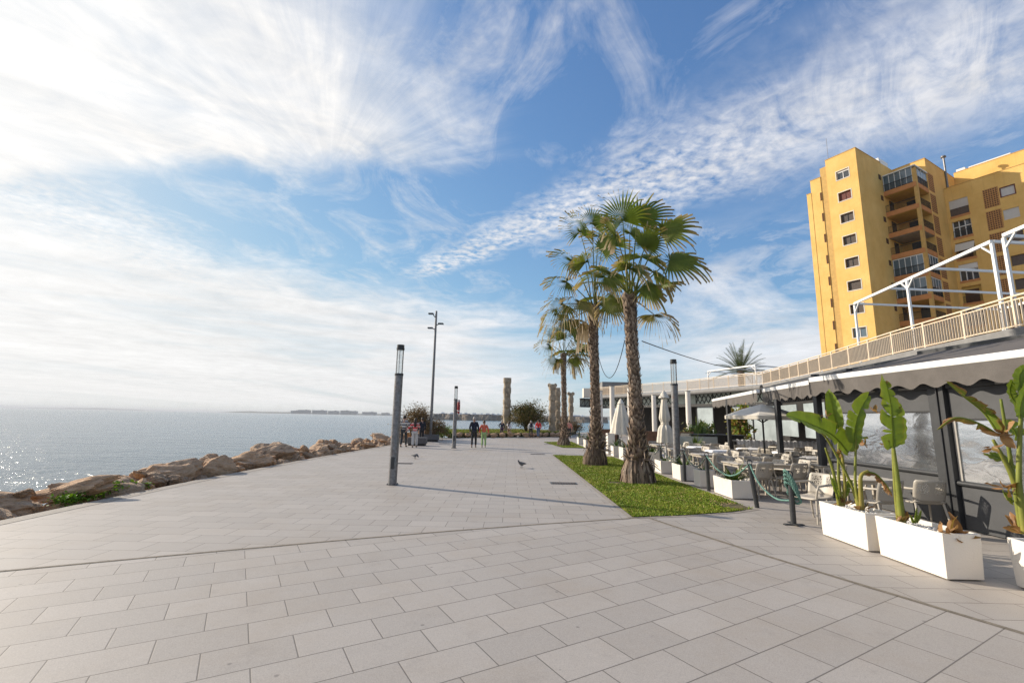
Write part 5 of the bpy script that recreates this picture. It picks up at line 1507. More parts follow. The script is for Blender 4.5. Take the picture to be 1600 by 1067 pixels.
# ------------------------------------------------------------------ lamp columns, mast, benches
def lamp_column(label, x, y, h_, r=0.108):
    t = thing('lamp_column', label, 'street lamp', (x, y, 0), 0, 'grey lamp columns with clear tubes')
    zt = h_ * 0.782
    MB().lathe([(r, 0.0), (r, zt * .5), (r * .985, zt - .04)], 20).build('shaft', M['steel'], t, smooth=40)
    MB().lathe([(r * 1.06, zt - .038), (r * 1.06, zt + .02)], 20).build('collar', M['dark'], t, smooth=40)
    MB().lathe([(r * .86, zt + .022), (r * .86, h_ - .14)], 20).build('glass_tube', M['lampglass'], t, smooth=40)
    for dx_ in (-.12,): MB().lathe([(.008, zt + .021), (.011, h_ - .141)], 6, (r * dx_, 0, 0)).build('rod', M['steel'], t)
    MB()._lathe([(r * .97, h_ - .14), (r * .99, h_ - .08), (r * .90, h_ - .078), (r * .90, h_), (0.001, h_ + .005)], 20, (0, 0, 0), 0).build('cap', M['cap'], t, smooth=40)
    MB().box((0, -r * .99, .55), (.09, .012, .3)).build('hatch', M['dark'], t)
    MB()._lathe([(r * 1.45, 0.0), (r * 1.45, .014), (r * 1.02, .016)], 20, (0, 0, 0), 0).build('base_plate', M['steel'], t, smooth=30)
    for q in range(4): MB().lathe([(.014, .0145), (.014, .038)], 6, (r * 1.24 * math.cos(q * PI / 2 + .6), r * 1.24 * math.sin(q * PI / 2 + .6), 0)).build('bolt', M['dark'], t)
    return t


lamp_column('nearest grey lamp column with clear tube, casting a long shadow over the paving', -2.99, 12.11, 3.62)
lamp_column('grey lamp column carrying a red lifebuoy, left of the walking elderly couple', -3.15, 26.24, 3.48)
lamp_column('grey lamp column standing among the small planters beside the second closed parasol', 5.28, 14.75, 3.73)
lb_ = thing('lifebuoy', 'red lifebuoy hanging on the second lamp column', 'lifebuoy', (-2.94, 26.2, 2.3), R(90), None)
rg = []
for k in range(25): rg.append((0, .20 * math.cos(k / 24 * 2 * PI), .34 * math.sin(k / 24 * 2 * PI)))
M['red'] = mat('red plastic', (0.30, 0.03, 0.035), .6, .2, 9)
mb = MB().tube([(p[1], 0.02, p[2]) for p in rg], .062, 10, cap=False); mb.build('ring', M['red'], lb_, smooth=180)
mb = MB()
for a in (0.6, 2.2, 3.8, 5.4): mb.tube([(.20 * math.cos(a + d), .02, .34 * math.sin(a + d)) for d in (-.1, 0, .1)], .066, 10)
mb.build('band', M['white'], lb_, smooth=180)
MB().box((0, 0.08, 0), (.1, .1, .5)).build('bracket', M['dark'], lb_)

mast = thing('floodlight_mast', 'tall thin grey mast with three small floodlights near its top', 'light mast', (-5.67, 33.06, 0))
MB().lathe([(.115, .0), (.10, 3), (.075, 9.46)], 14).build('pole', M['steel'], mast, smooth=40)
MB().box((0, 0, .012), (.42, .42, .024)).build('base_plate', M['dark'], mast)
for z, sg, dr_ in ((9.0, -1, .28), (8.42, 1, .10), (8.1, -1, .08)):
    f = MB(); f.box((sg * .38, 0, z + dr_ * .9), (.42, .36, .08), 0, 0, .85)
    fl = f.build('floodlight', M['dark'], mast, bevel=.02)
    MB().bar((sg * .07, 0, z - .02), (sg * .22, 0, z + dr_ * .55), .06).build('bracket', M['dark'], fl)
    MB().box((sg * .38, 0, z + dr_ * .9 - .046), (.34, .28, .008)).build('lens', M['wglass'], fl)

for (x, y), lb, L_ in (((-5.55, 27.9), 'dark grey block bench behind the couple holding hands', 1.1), ((-5.75, 32.6), 'dark grey stone bench at the foot of the tall floodlight mast', 1.5)):
    t = thing('block_bench', lb, 'bench', (x, y, 0), 0, 'dark stone block benches')
    MB().box((0, 0, .06), (L_ - .1, .46, .12)).build('plinth', M['black'], t)
    MB().box((0, 0, .30), (L_, .55, .36)).build('seat', M['bench'], t, bevel=.02)

# ------------------------------------------------------------------ carved stone pillars
def totem(label, x, y, h_, w_, cap=False, seed=0):
    t = thing('stone_pillar', label, 'stone pillar', (x, y, .3), R(12), 'carved stone pillars in the raised garden')
    rr = random.Random(seed); mb = MB(); nz_ = 46; nn = 28; b = 0
    for i in range(nz_ + 1):
        z = h_ * i / nz_; band = .055 if (int(z / .55 + seed) % 2) else 0.0
        for k in range(nn):
            th = 2 * PI * (k + .5) / nn; cx, sy_ = math.cos(th), math.sin(th); sq = w_ / 2 / max(abs(cx), abs(sy_)) * .985; rd = w_ / 2 * 1.12; q = min(sq, rd) - band
            q *= 1 + .07 * noise.noise((cx * 2.2, sy_ * 2.2, z * 2.4 + seed * 7)) + .05 * noise.noise((cx * 5, sy_ * 5, z * 6 + seed))
            if cap and z > h_ - .5: q *= 1 + .35 * (z - h_ + .5)
            mb.v.append((q * cx, q * sy_, z))
    for i in range(nz_):
        for k in range(nn): mb.f.append((i * nn + k, i * nn + (k + 1) % nn, (i + 1) * nn + (k + 1) % nn, (i + 1) * nn + k)); mb.m.append(0)
    mb.f.append(tuple(nz_ * nn + k for k in range(nn))); mb.m.append(0)
    mb.build('shaft', M['totem'], t, smooth=35)
    for j in range(3):          # round bosses and carved bands
        z = h_ * (.28 + .2 * j); f = MB(); f.tube([(0, -w_ * .48, z), (0, -w_ * .56, z)], [.17, .14], 14)
        f.build('boss', M['totem'], t, smooth=35)
    if cap:
        for s_ in (-1, 1):
            f = MB(); f.tube([(s_ * (w_ * .45 + .10 * math.sin(a)), 0, h_ - .22 + .22 * a / 3) for a in (0, 1, 2, 3, 4)], [.10, .12, .13, .11, .06], 8); f.build('scroll', M['totem'], t, smooth=60)
    return t


totem('lone square stone pillar behind the low border, left of the round bush', -.40, 46.6, 5.45, .78, False, 1)
totem('tall carved stone pillar with curled scrolls at its top, right of the round bush', 4.27, 47.2, 4.95, .70, True, 2)
totem('square stone pillar standing close behind the scrolled pillar', 5.05, 49.5, 4.75, .62, False, 3)
totem('short stone pillar just right of the farthest fan palm trunk', 6.75, 51.5, 4.35, .55, True, 4)

# ------------------------------------------------------------------ rope bollards
BOL = [(4.99, 8.36), (5.19, 9.93), (5.12, 12.11), (5.18, 13.9), (5.30, 16.4), (5.42, 18.6), (5.2, 22.0), (5.15, 25.6), (5.0, 29.2), (4.95, 33.2)]
TOPS = []
for i, (x, y) in enumerate(BOL):
    lb = ['dark rope bollard on a flat base with rope coiled round its head', 'leaning dark bollard nearest the corner of the lawn', 'dark bollard between the long small planter and the tall thin one', 'dark bollard right of the lamp column planter',
          'dark bollard beside the second closed parasol', 'dark bollard half hidden by the thickest palm', 'dark bollard behind the second palm', 'dark bollard beyond the second palm', 'dark bollard nearest the farthest palm', 'farthest dark bollard beside the small far lawn'][i]
    t = thing('rope_bollard', lb, 'bollard', (x, y, 0), 0, 'dark bollards with rope swags')
    ln = (-.09, .02) if i == 1 else ((-.02, .0) if i in (2,) else (0, 0)); h_ = .86 if i else .80
    MB().tube([(0, 0, .0), (ln[0] * .5, ln[1] * .5, h_ * .5), (ln[0], ln[1], h_)], .045, 14).build('post', M['dark'], t, smooth=40)
    k = MB(); k.tube([(ln[0] + .05 * math.cos(a / 12 * 2 * PI), ln[1], h_ + .055 + .055 * math.sin(a / 12 * 2 * PI)) for a in range(13)], .011, 6, cap=False); k.build('ring', M['dark'], t, smooth=180)
    if i == 0:
        f = MB().bb(-.17, .17, -.035, .035, 0, .018); f.bb(-.035, .035, -.14, .14, .0185, .032); f.build('foot', M['dark'], t)
    TOPS.append(Vector((x + ln[0], y + ln[1], h_ + .02)))


def rope_path(pts, r, name, label, m, twist=True, group='rope swags between the bollards'):
    mb = MB(); c = curve(pts, 16)
    for s_ in (0, 1, 2):         # three laid strands
        q = []; L_ = 0
        for i, p in enumerate(c):
            if i: L_ += (c[i] - c[i - 1]).length
            tg = (c[min(i + 1, len(c) - 1)] - c[max(i - 1, 0)]).normalized(); a = tg.cross(Vector((.2, .1, 1))).normalized(); b = tg.cross(a); ph = L_ * 55 + s_ * 2 * PI / 3
            q.append(p + (a * math.cos(ph) + b * math.sin(ph)) * r * .55)
        mb.tube(q, r * .62, 6)
    return tag(mb.build(name, m, smooth=180), label, 'rope', group)


for i in range(len(TOPS) - 1):
    a, b = TOPS[i], TOPS[i + 1]
    if i == 0: pts = [b, b.lerp(a, .25) + Vector((0, 0, -.34)), b.lerp(a, .6) + Vector((.03, 0, -.50)), a + Vector((.02, .05, -.42))]
    else: pts = [a, a.lerp(b, .25) + Vector((0, 0, -.26)), a.lerp(b, .5) + Vector((.02, 0, -.36)), a.lerp(b, .75) + Vector((0, 0, -.26)), b]
    rope_path(pts, .017, 'rope', ['teal rope hanging from the coiled bollard to the leaning bollard', 'teal rope sagging in front of the long small planter', 'rope swag between the second and third upright bollards', 'rope swag right of the lamp column', 'rope swag beside the second closed parasol',
                                   'rope swag behind the thickest palm trunk', 'rope swag between the two big palms', 'rope swag beyond the second palm', 'farthest rope swag beside the small lawn'][i], M['rope'] if i < 2 else M['ropeold'])
a = TOPS[0]; pts = []
for k in range(44):
    th = k / 10 * 2 * PI; j = k / 43; pts.append(a + Vector((.085 * math.cos(th) + .06 * (th % (2 * PI) > PI) * j, .075 * math.sin(th), -.02 - .30 * j + .20 * math.cos(th) * (-1) * .8)))
rope_path(pts, .020, 'rope_coil', 'thick teal rope knotted in loops on the head of the nearest bollard', M['rope'], group=None)

# ------------------------------------------------------------------ planters
def box_planter(name, label, cx, cy, lx, ly, h_, rz=0, group=None, top='gravel', tp=1.0):
    t = thing(name, label, 'planter', (cx, cy, 0), rz, group); w_ = .035
    mb = MB(); o = [(-lx / 2, -ly / 2), (lx / 2, -ly / 2), (lx / 2, ly / 2), (-lx / 2, ly / 2)]
    i_ = [(-lx / 2 + w_, -ly / 2 + w_), (lx / 2 - w_, -ly / 2 + w_), (lx / 2 - w_, ly / 2 - w_), (-lx / 2 + w_, ly / 2 - w_)]; k = .96
    v = [(x * k, y * k, .015) for x, y in o] + [(x, y, h_) for x, y in o] + [(x, y, h_) for x, y in i_] + [(x, y, h_ - .12) for x, y in i_]; f = [(3, 2, 1, 0)]
    for a in range(4): b = (a + 1) % 4; f += [(a, b, 4 + b, 4 + a), (4 + a, 4 + b, 8 + b, 8 + a), (8 + a, 8 + b, 12 + b, 12 + a)]
    f.append((12, 13, 14, 15)); mb.add(v, f); mb.build('box', M['planter'], t, bevel=.006)
    fl = MB(); rr = random.Random(int(cx * 100 + cy * 10))
    fl.bb(-lx / 2 + w_ + .002, lx / 2 - w_ - .002, -ly / 2 + w_ + .002, ly / 2 - w_ - .002, h_ - .119, h_ - .075)
    if top == 'gravel':
        for q in range(int(900 * lx * ly)):
            x, y = rr.uniform(-lx / 2 + .05, lx / 2 - .05), rr.uniform(-ly / 2 + .05, ly / 2 - .05); s = rr.uniform(.01, .024); z = h_ - .075 + rr.uniform(0, .03)
            fl.tube([(x, y, z - s * .6), (x + rr.uniform(-.004, .004), y, z), (x, y, z + s * .6)], [s * .6, s, s * .5], 5)
    g = fl.build('pebbles' if top == 'gravel' else 'earth', M['gravel'] if top == 'gravel' else M['soil'], t); kind(g, 'stuff') if False else None
    return t


GP = 'long white planters with paddle leaved plants'
box_planter('long_planter', 'long white planter holding the clump of torn paddle leaves', 5.25, 7.20, .45, .98, .52, 0, GP)
box_planter('long_planter', 'long white planter with one tall upright leaf and a dead stump', 5.285, 6.085, .45, 1.0, .52, 0, GP)
box_planter('long_planter', 'white planter cut by the edge of the photo, holding the browned plant', 5.80, 4.82, .48, 1.25, .52, R(-12), GP)
SP = 'small white planters along the rope barrier'
small = [(5.42, 11.4, .55, .98, .42, 'low wide white planter nearest the rope bollards'), (5.32, 12.85, .42, .42, .46, 'small square white planter behind the low wide one'), (5.33, 14.3, .52, .72, .46, 'white planter at the foot of the lamp column'),
         (5.32, 16.05, .5, .66, .42, 'white planter right of the thickest palm base'), (5.35, 17.6, .5, .66, .60, 'white planter half hidden behind the thickest palm base'), (5.22, 20.9, .5, .8, .55, 'white planter left of the thickest palm trunk'),
         (5.22, 22.7, .5, .6, .50, 'squat white planter between the two big palms'), (5.22, 24.2, .36, .5, 1.05, 'tall narrow white planter right of the second palm'), (5.0, 29.4, .6, .9, .48, 'white planter left of the second palm trunk'), (5.05, 33.0, .5, .8, .48, 'white planter behind the far bollards beside the small lawn')]
for i, (x, y, lx, ly, h_, lb) in enumerate(small):
    box_planter('small_planter', lb, x, y, lx, ly, h_, 0, SP, 'earth')
    if i != 7: strap_plant(['leafy strap plant in the low wide planter', 'sparse strap plant in the small square planter', 'green strap plant at the lamp column', 'strap plant right of the thickest palm', 'strap plant hidden behind the thickest palm', 'dark strap plant left of the thickest palm trunk',
                  'strap plant between the two big palms', '', 'strap plant left of the second palm trunk', 'strap plant beside the far small lawn'][i], (x, y, h_ - .1), [34, 8, 26, 10, 16, 24, 22, 0, 24, 24][i], [.62, .42, .6, .4, .5, .75, .6, 0, .7, .7][i], 60 + i, .35, .034, .6)

# ------------------------------------------------------------------ chairs and tables
def leg(mb, p, q, r0=.02, r1=.014): mb.tube([p, q], [r0, r1], 8); return mb


def make_chair():
    t = thing('dining_chair', 'x', 'chair', (0, 0, 0), 0, 'perforated beige dining armchairs')
    # faces -y: the sitter looks towards -y, the back is at +y
    s = MB(); rows = []
    for i in range(9):
        y = -.24 + .46 * i / 8; z = .45 - .02 * math.sin(PI * i / 8) + (-.03 if i == 0 else 0) + (.03 if i == 8 else 0); rows.append([(-.23 + .46 * j / 6, y, z - .012 * math.sin(PI * j / 6)) for j in range(7)])
    for a, b in zip(rows, rows[1:]):
        for j in range(6): s.face([a[j], a[j + 1], b[j + 1], b[j]])
    o = s.build('seat', M['plastic'], t, smooth=180); sd = o.modifiers.new('s', 'SOLIDIFY'); sd.thickness = .022
    b_ = MB(); rows = []
    for i in range(11):
        z = .46 + .37 * i / 10; y = .20 + .10 * (i / 10); w_ = .235 + .012 * math.sin(PI * i / 10) - (.02 if i == 10 else 0); rows.append([(-w_ + 2 * w_ * j / 12, y + .055 - .075 * (abs(j - 6) / 6) ** 2, z) for j in range(13)])
    for a, b in zip(rows, rows[1:]):
        for j in range(12): b_.face([a[j], a[j + 1], b[j + 1], b[j]])
    o = b_.build('backrest', M['perf'], t, smooth=180); sd = o.modifiers.new('s', 'SOLIDIFY'); sd.thickness = .006
    for sx in (-1, 1):
        leg(MB(), (sx * .215, -.20, .44), (sx * .255, -.27, 0)).build('leg', M['plastic'], t, smooth=40)
        leg(MB(), (sx * .205, .19, .44), (sx * .245, .30, 0)).build('leg', M['plastic'], t, smooth=40)
        a = MB(); a.tube([(sx * .225, -.215, .44), (sx * .262, -.235, .56), (sx * .272, -.20, .645), (sx * .272, -.05, .655), (sx * .262, .12, .66), (sx * .232, .235, .67)], [.017, .018, .02, .021, .02, .016], 8)
        a.build('armrest', M['plastic'], t, smooth=60)
    return t


chair0 = make_chair(); used = [False]


def place_chair(x, y, rz, label):
    o = chair0 if not used[0] else copy_tree(chair0)
    used[0] = True; o.location = (x, y, 0); o.rotation_euler = (0, 0, rz); o['label'] = label
    return o


def make_table():
    t = thing('dining_table', 'x', 'table', (0, 0, 0), 0, 'beige dining tables')
    MB().box((0, 0, .722), (.8, .8, .03)).build('tabletop', M['tabletop'], t, bevel=.012)
    MB().bb(-.36, .36, -.36, -.34, .65, .706).bb(-.36, .36, .34, .36, .65, .706).bb(-.36, -.34, -.339, .339, .65, .706).bb(.34, .36, -.339, .339, .65, .706).build('apron', M['tabletop'], t)
    for sx in (-1, 1):
        for sy in (-1, 1): MB().bar((sx * .33, sy * .33, 0), (sx * .33, sy * .33, .705), .05).build('leg', M['tabletop'], t, bevel=.006)
    return t


table0 = make_table(); usedt = [False]


def cloth(x, y, rz, label, seed):
    mb = MB(); rr = random.Random(seed); rows = []; n_ = 20; L_ = .62
    for i in range(n_ + 1):
        r_ = []
        for j in range(n_ + 1):
            u_, v_ = -L_ + 2 * L_ * i / n_, -L_ + 2 * L_ * j / n_; ex_, ey_ = max(0, abs(u_) - .41), max(0, abs(v_) - .41); dr = max(ex_, ey_)
            X_ = max(-.41, min(.41, u_)) + math.copysign(.02 + .22 * dr * (.3 + .2 * math.sin(v_ * 14 + seed)), u_) * (ex_ > 0); Y_ = max(-.41, min(.41, v_)) + math.copysign(.02 + .22 * dr * (.3 + .2 * math.sin(u_ * 14)), v_) * (ey_ > 0)
            r_.append((X_, Y_, .742 - dr * .95 + .002 * rr.random()))
        rows.append(r_)
    for a, b in zip(rows, rows[1:]):
        for j in range(n_): mb.face([a[j], b[j], b[j + 1], a[j + 1]])
    o = mb.build('tablecloth', M['cloth'], smooth=60); o.location = (x, y, 0); o.rotation_euler = (0, 0, rz)
    return tag(o, label, 'tablecloth', 'white tablecloths on the dining terrace')


TB = [  # x, y, cloth, description, which sides have a chair (near, far, sea, building)
    (5.98, 11.95, 0, 'bare table behind the low wide planter', 'nfb'),
    (6.75, 12.0, 0, 'bare table left of the coiled bollard', 'nfsb'),
    (6.95, 9.15, 0, 'bare table nearest the long white planters', 'Nf'),
    (7.30, 13.95, 0, 'bare table right of the leaning bollard', 'nfsb'),
    (8.30, 15.40, 0, 'bare table beside the short awning post', 'nfsb'),
    (9.35, 14.55, 1, 'white clothed table right of the short awning post', 'nfsb'),
    (8.05, 11.9, 0, 'bare table by the corner post of the screen wall', 'nf'),
    (6.30, 14.8, 0, 'bare table behind the lamp column planter', 'nfb'),
    (7.70, 16.9, 1, 'white clothed table in the middle of the terrace', 'nfsb'),
    (6.35, 17.3, 0, 'bare table right of the second closed parasol', 'nfb'),
    (7.75, 18.9, 1, 'white clothed table left of the middle one', 'nfsb'),
    (9.6, 18.5, 1, 'white clothed table before the black counter', 'nfsb'),
    (10.1, 16.8, 1, 'white clothed table under the open parasol', 'nfsb'),
    (11.2, 18.9, 1, 'white clothed table right of the open parasol', 'nfb'),
    (9.0, 21.2, 0, 'bare table in the back row near the farthest post', 'nfsb'),
    (11.2, 15.6, 1, 'white clothed table farthest under the awning', 'nfs'),
    (6.6, 20.2, 0, 'bare table behind the thickest palm trunk', 'nfb'),
]
rr = random.Random(77)
for i, (x, y, cl_, ds, sides) in enumerate(TB):
    o = table0 if not usedt[0] else copy_tree(table0); usedt[0] = True
    rz = rr.uniform(-.12, .12); o.location = (x, y, 0); o.rotation_euler = (0, 0, rz); o['label'] = 'beige ' + ds if not cl_ else 'beige table under a cloth, ' + ds.replace('white clothed table ', '')
    if cl_: cloth(x, y, rz, 'white tablecloth on the table ' + ds.replace('white clothed table ', ''), i)
    tb = ds.replace('bare table ', 'bare table ').replace('white clothed', 'clothed')
    for s in sides:
        dx_, dy_, a, nm = {'n': (0, -.62, PI, 'near side'), 'N': (.42, -.70, PI, 'near side'), 'f': (0, .62, 0, 'far side'), 's': (-.62, 0, PI / 2, 'seaward side'), 'b': (.62, 0, -PI / 2, 'building side')}[s]
        place_chair(x + dx_ + rr.uniform(-.06, .06), y + dy_ + rr.uniform(-.05, .05), a + rz + rr.uniform(-.25, .25), 'chair on the ' + nm + ', ' + tb)
place_chair(6.50, 8.32, PI + .1, 'chair seen from behind between the clump plant and the tall leaf')
place_chair(5.62, 8.75, -PI / 2 + .35, 'pale chair turned sideways at the left end of the long white planters')

# ------------------------------------------------------------------ parasols
def shut_parasol(label, x, y, h_, r, seed):
    t = thing('closed_parasol', label, 'parasol', (x, y, 0), 0, 'closed cream parasols'); rr = random.Random(seed)
    MB().lathe([(.025, .06), (.025, h_ - .05)], 10).build('pole', M['white'], t, smooth=40)
    MB()._lathe([(.28, 0), (.28, .05), (.06, .09), (.05, .25), (.001, .25)], 16, (0, 0, 0), 0).build('base', M['concrete'], t, smooth=40)
    mb = MB(); nn = 32; nz_ = 22; z0 = h_ * .34
    for i in range(nz_ + 1):
        u_ = i / nz_; z = h_ * .97 - (h_ * .97 - z0) * u_; q = r * (.14 + .86 * u_ ** .75) * (1 - .45 * math.exp(-((u_ - .62) / .06) ** 2) * (seed % 2))
        for k in range(nn): th = 2 * PI * k / nn; f_ = 1 + .22 * math.cos(8 * th) * min(1, u_ * 2) + .06 * noise.noise((math.cos(th) * 2, math.sin(th) * 2, z * 2 + seed)); mb.v.append((q * f_ * math.cos(th), q * f_ * math.sin(th), z + .03 * math.cos(8 * th) * (u_ > .9)))
    for i in range(nz_):
        for k in range(nn): mb.f.append((i * nn + k, (i + 1) * nn + k, (i + 1) * nn + (k + 1) % nn, i * nn + (k + 1) % nn)); mb.m.append(0)
    mb.build('canopy', M['canvas'], t, smooth=180)
    MB()._lathe([(.07, h_ * .93), (.20, h_ * .90), (.05, h_ * .985), (.001, h_)], 14, (0, 0, 0), 0).build('top_vent', M['canvas'], t, smooth=50)
    if seed % 2: MB()._lathe([(r * .50, h_ * .57), (r * .55, h_ * .58), (r * .50, h_ * .59)], 16, (0, 0, 0), 0).build('tie', M['canvas'], t)
    return t


shut_parasol('closed cream parasol, wide at the hem, standing between the two big palms', 5.95, 24.8, 2.9, .52, 2)
shut_parasol('closed cream parasol tied at the waist, standing beside the lamp column', 5.55, 16.6, 2.85, .26, 3)
t = thing('open_parasol', 'open white parasol spread over the tables before the glass doors', 'parasol', (8.75, 16.0, 0))
MB().lathe([(.03, 0.06), (.03, 2.3)], 10).build('pole', M['dark'], t, smooth=40)
MB().box((0, 0, .03), (.6, .6, .06)).build('base', M['dark'], t, bevel=.01)
mb = MB(); c_ = [(0, 0, 2.40)]; rim = [(1.2 * math.cos(PI / 4 * k + .2), 1.2 * math.sin(PI / 4 * k + .2), 1.98) for k in range(8)]
mid_ = [(x * .5, y * .5, 2.22) for x, y, z in rim]
for k in range(8):
    a, b = rim[k], rim[(k + 1) % 8]; ma, mb_ = mid_[k], mid_[(k + 1) % 8]
    mb.face([c_[0], ma, mb_]); mb.face([ma, a, b, mb_]); mb.face([a, (a[0], a[1], a[2] - .12), (b[0], b[1], b[2] - .12), b])
mb.build('canopy', M['canvas'], t)
for k in range(8): MB().bar((0, 0, 1.75), (rim[k][0] * .55, rim[k][1] * .55, 2.17), .02).build('strut', M['dark'], t)

# ------------------------------------------------------------------ counters and furniture at the back of the terrace
t = thing('black_counter', 'long black counter standing behind the dining tables', 'counter', (10.9, 24.6, 0), R(-12))
MB().box((0, 0, .52), (2.6, .6, 1.04)).build('body', M['black'], t, bevel=.01); MB().box((0, 0, 1.07), (2.75, .7, .055)).build('worktop', M['dark'], t, bevel=.01)
MB().bar((-1.75, -.3, 0), (-1.42, .1, 1.1), .7, .04).build('side_board', M['black'], t)
for (x, y), lb in (((11.5, 21.6), 'serving table with black top and white cloth below the open parasol'), ((13.4, 21.2), 'serving table with rumpled white cloth right of the open parasol')):
    t = thing('serving_table', lb, 'table', (x, y, 0), R(-8), 'serving tables with white cloths')
    MB().box((0, 0, .9), (2.0, .75, .06)).build('top', M['black'], t)
    mb = MB(); rows = []
    for i in range(49):
        x_ = -1.04 + 2.08 * i / 48; w_ = .03 * math.sin(i * 1.7) + .02 * math.sin(i * .9); rows.append([(x_, -.30, .965 + .02 * math.sin(i * 1.1)), (x_, -.40 + w_ * .3, .95), (x_, -.42 + w_, .62 + .04 * math.sin(i * .6)), ])
    for a, b in zip(rows, rows[1:]):
        for j in range(2): mb.face([a[j], a[j + 1], b[j + 1], b[j]])
    mb.build('cloth', M['cloth'], t, smooth=180)
    for sx in (-1, 1):
        for sy in (-1, 1): MB().bar((sx * .92, sy * .3, 0), (sx * .92, sy * .3, .87), .05).build('leg', M['dark'], t)
for (x, y, L_, a), lb in (((9.3, 30.5, 2.0, 0), 'brown wooden half wall left of the second closed parasol'), ((11.2, 31.0, 2.1, 0), 'brown wooden half wall behind the second closed parasol'), ((7.2, 34.5, 1.6, .2), 'brown wooden half wall beyond the first closed parasol')):
    t = thing('half_wall', lb, 'low wall', (x, y, 0), a, 'brown half walls before the restaurant')
    MB().box((0, 0, .5), (L_, .12, 1.0)).build('panel', M['wood'], t); MB().box((0, 0, 1.03), (L_ + .08, .2, .05)).build('ledge', M['wood'], t, bevel=.01)
    for s_ in (-1, 1): MB().box((s_ * (L_ / 2 + .06), 0, .54), (.11, .18, 1.08)).build('post', M['black'], t)
t = thing('menu_board', 'tilted bluish display board on dark legs right of the lamp column', 'sign board', (9.1, 22.4, 0), R(-5))
mb = MB().bar((-.9, .1, .78), (.9, .1, .78), .06, .5); mb.build('panel', M['paleglass'], t)
for s_ in (-1, 1): MB().bar((s_ * .85, .3, 0), (s_ * .85, .1, 1.05), .06).build('leg', M['dark'], t)
box_planter('plant_tub', 'white tub holding the spiky rosette plant before the display board', 8.35, 21.0, .45, .45, .55, 0, None, 'earth')
strap_plant('spiky rosette plant with narrow blades in the white tub', (8.35, 21.0, .5), 60, .85, 90, .2, .026, .85, None)
strap_plant('leafy dark plant behind the farthest awning post', (11.0, 27.0, .6), 60, 1.5, 91, .1, .06, .9, None)
box_planter('plant_tub', 'white tub holding the leafy dark plant', 11.0, 27.0, .6, .6, .65, 0, None, 'earth')
bushy('dark leafy bush growing against the pale glass screen', (13.0, 31.5, 0), (1.0, .7, 1.6), 2200, M['strap'], 51, .22, name='terrace_bush', stems=8)
bushy('leafy climbing plant with big leaves beside the far glass doors', (14.6, 29.5, 0), (.8, .6, 2.9), 1600, M['strel'], 52, .25, name='terrace_bush', stems=8)

# cables
def sag(a, b, d, n_=18): a, b = Vector(a), Vector(b); return [a.lerp(b, k / n_) + Vector((0, 0, -4 * d * (k / n_) * (1 - k / n_))) for k in range(n_ + 1)]


mb = MB().tube(sag(at(1003, 533, 13.55), (19.3, 34.5, 5.75), .35), .016, 5); tag(mb.build('cable', M['black']), 'dark cable strung from the thickest palm trunk down to the terrace railing', 'cable')
mb = MB().tube(sag(at(936, 560, 18.3), at(976, 532, 13.55), .95), .012, 5); tag(mb.build('cable', M['black']), 'thin cable hanging in a loop between the two big palm trunks', 'cable')

# ------------------------------------------------------------------ far coast town, boats in the harbour
M['farwall'] = mat('far building', (0.30, 0.30, 0.31), .9, .25, .05); M['farwin'] = mat('far windows', (0.10, 0.11, 0.13), .7)
rr = random.Random(9)
for k, (px, w_, h_) in enumerate([(462, 60, 26), (476, 95, 34), (500, 110, 34), (522, 80, 31), (540, 70, 36), (553, 60, 33), (578, 110, 27), (603, 60, 22)]):
    g = at(px, 640, 4300); t = thing('coast_block', f'{NTH[k]} distant apartment block from the left along the far headland shore', 'apartment block', (g.x, 4300, SEA_Z + 3), 0, 'distant apartment blocks on the headland')
    MB().box((0, 0, h_ / 2), (w_ * 1.15, 40, h_)).build('wall', M['farwall'], t)
    mb = MB()
    for j in range(int(h_ / 5)): mb.box((0, -20.2, 4 + j * 5), (w_ * 1.05, .6, 1.8))
    mb.build('window_band', M['farwin'], t); MB().box((w_ * .2, 0, h_ + 2), (w_ * .2, 12, 4)).build('roof_block', M['farwall'], t)
HB = [(693, 0), (706, 1), (718, 2), (729, 0), (741, 1), (752, 2), (763, 1), (771, 0), (779, 2), (806, 1), (818, 0), (829, 2), (899, 1), (906, 0), (914, 2)]
M['hull'] = mat('boat hull', (.75, .75, .76), .3); M['hullb'] = mat('dark boat hull', (.06, .09, .16), .3)
for k, (px, v_) in enumerate(HB):
    g = at(px, 640, 522); t = thing('moored_boat', f'white boat behind the harbour mole, {NTH[k]} from the left', 'boat', (g.x, 522 + 9 * (k % 3), 3.2), 0, 'boats moored behind the harbour mole')
    L_ = (9, 12, 7)[v_]; mb = MB(); rows = []
    for i in range(9):
        u_ = i / 8; w2 = 1.6 * math.sin(PI * min(1, u_ * .75 + .25)) * (1 if u_ < .98 else .1); rows.append([(-L_ / 2 + L_ * u_, -w2, 1.6 + .5 * u_), (-L_ / 2 + L_ * u_, -w2 * .6, 0), (-L_ / 2 + L_ * u_, w2 * .6, 0), (-L_ / 2 + L_ * u_, w2, 1.6 + .5 * u_)])
    for a, b in zip(rows, rows[1:]):
        for j in range(3): mb.face([a[j], b[j], b[j + 1], a[j + 1]])
        mb.face([a[3], b[3], b[0], a[0]])
    mb.build('hull', M['hull'] if k % 3 else M['hullb'], t, smooth=50); MB().box((-.5, 0, 2.4), (L_ * .4, 2, 1.3), 0, 0, .8).build('cabin', M['hull'], t)
    if v_ < 2 and k % 4 == 3: MB().lathe([(.07, 1.8), (.05, 8.0 + v_)], 6).build('mast', M['white'], t)

# ------------------------------------------------------------------ people
SKIN = mat('skin', (0.42, 0.25, 0.18), .6)


def cloth_m(n, c): return mat(n, c, .85, .10, 9, .25, 60)


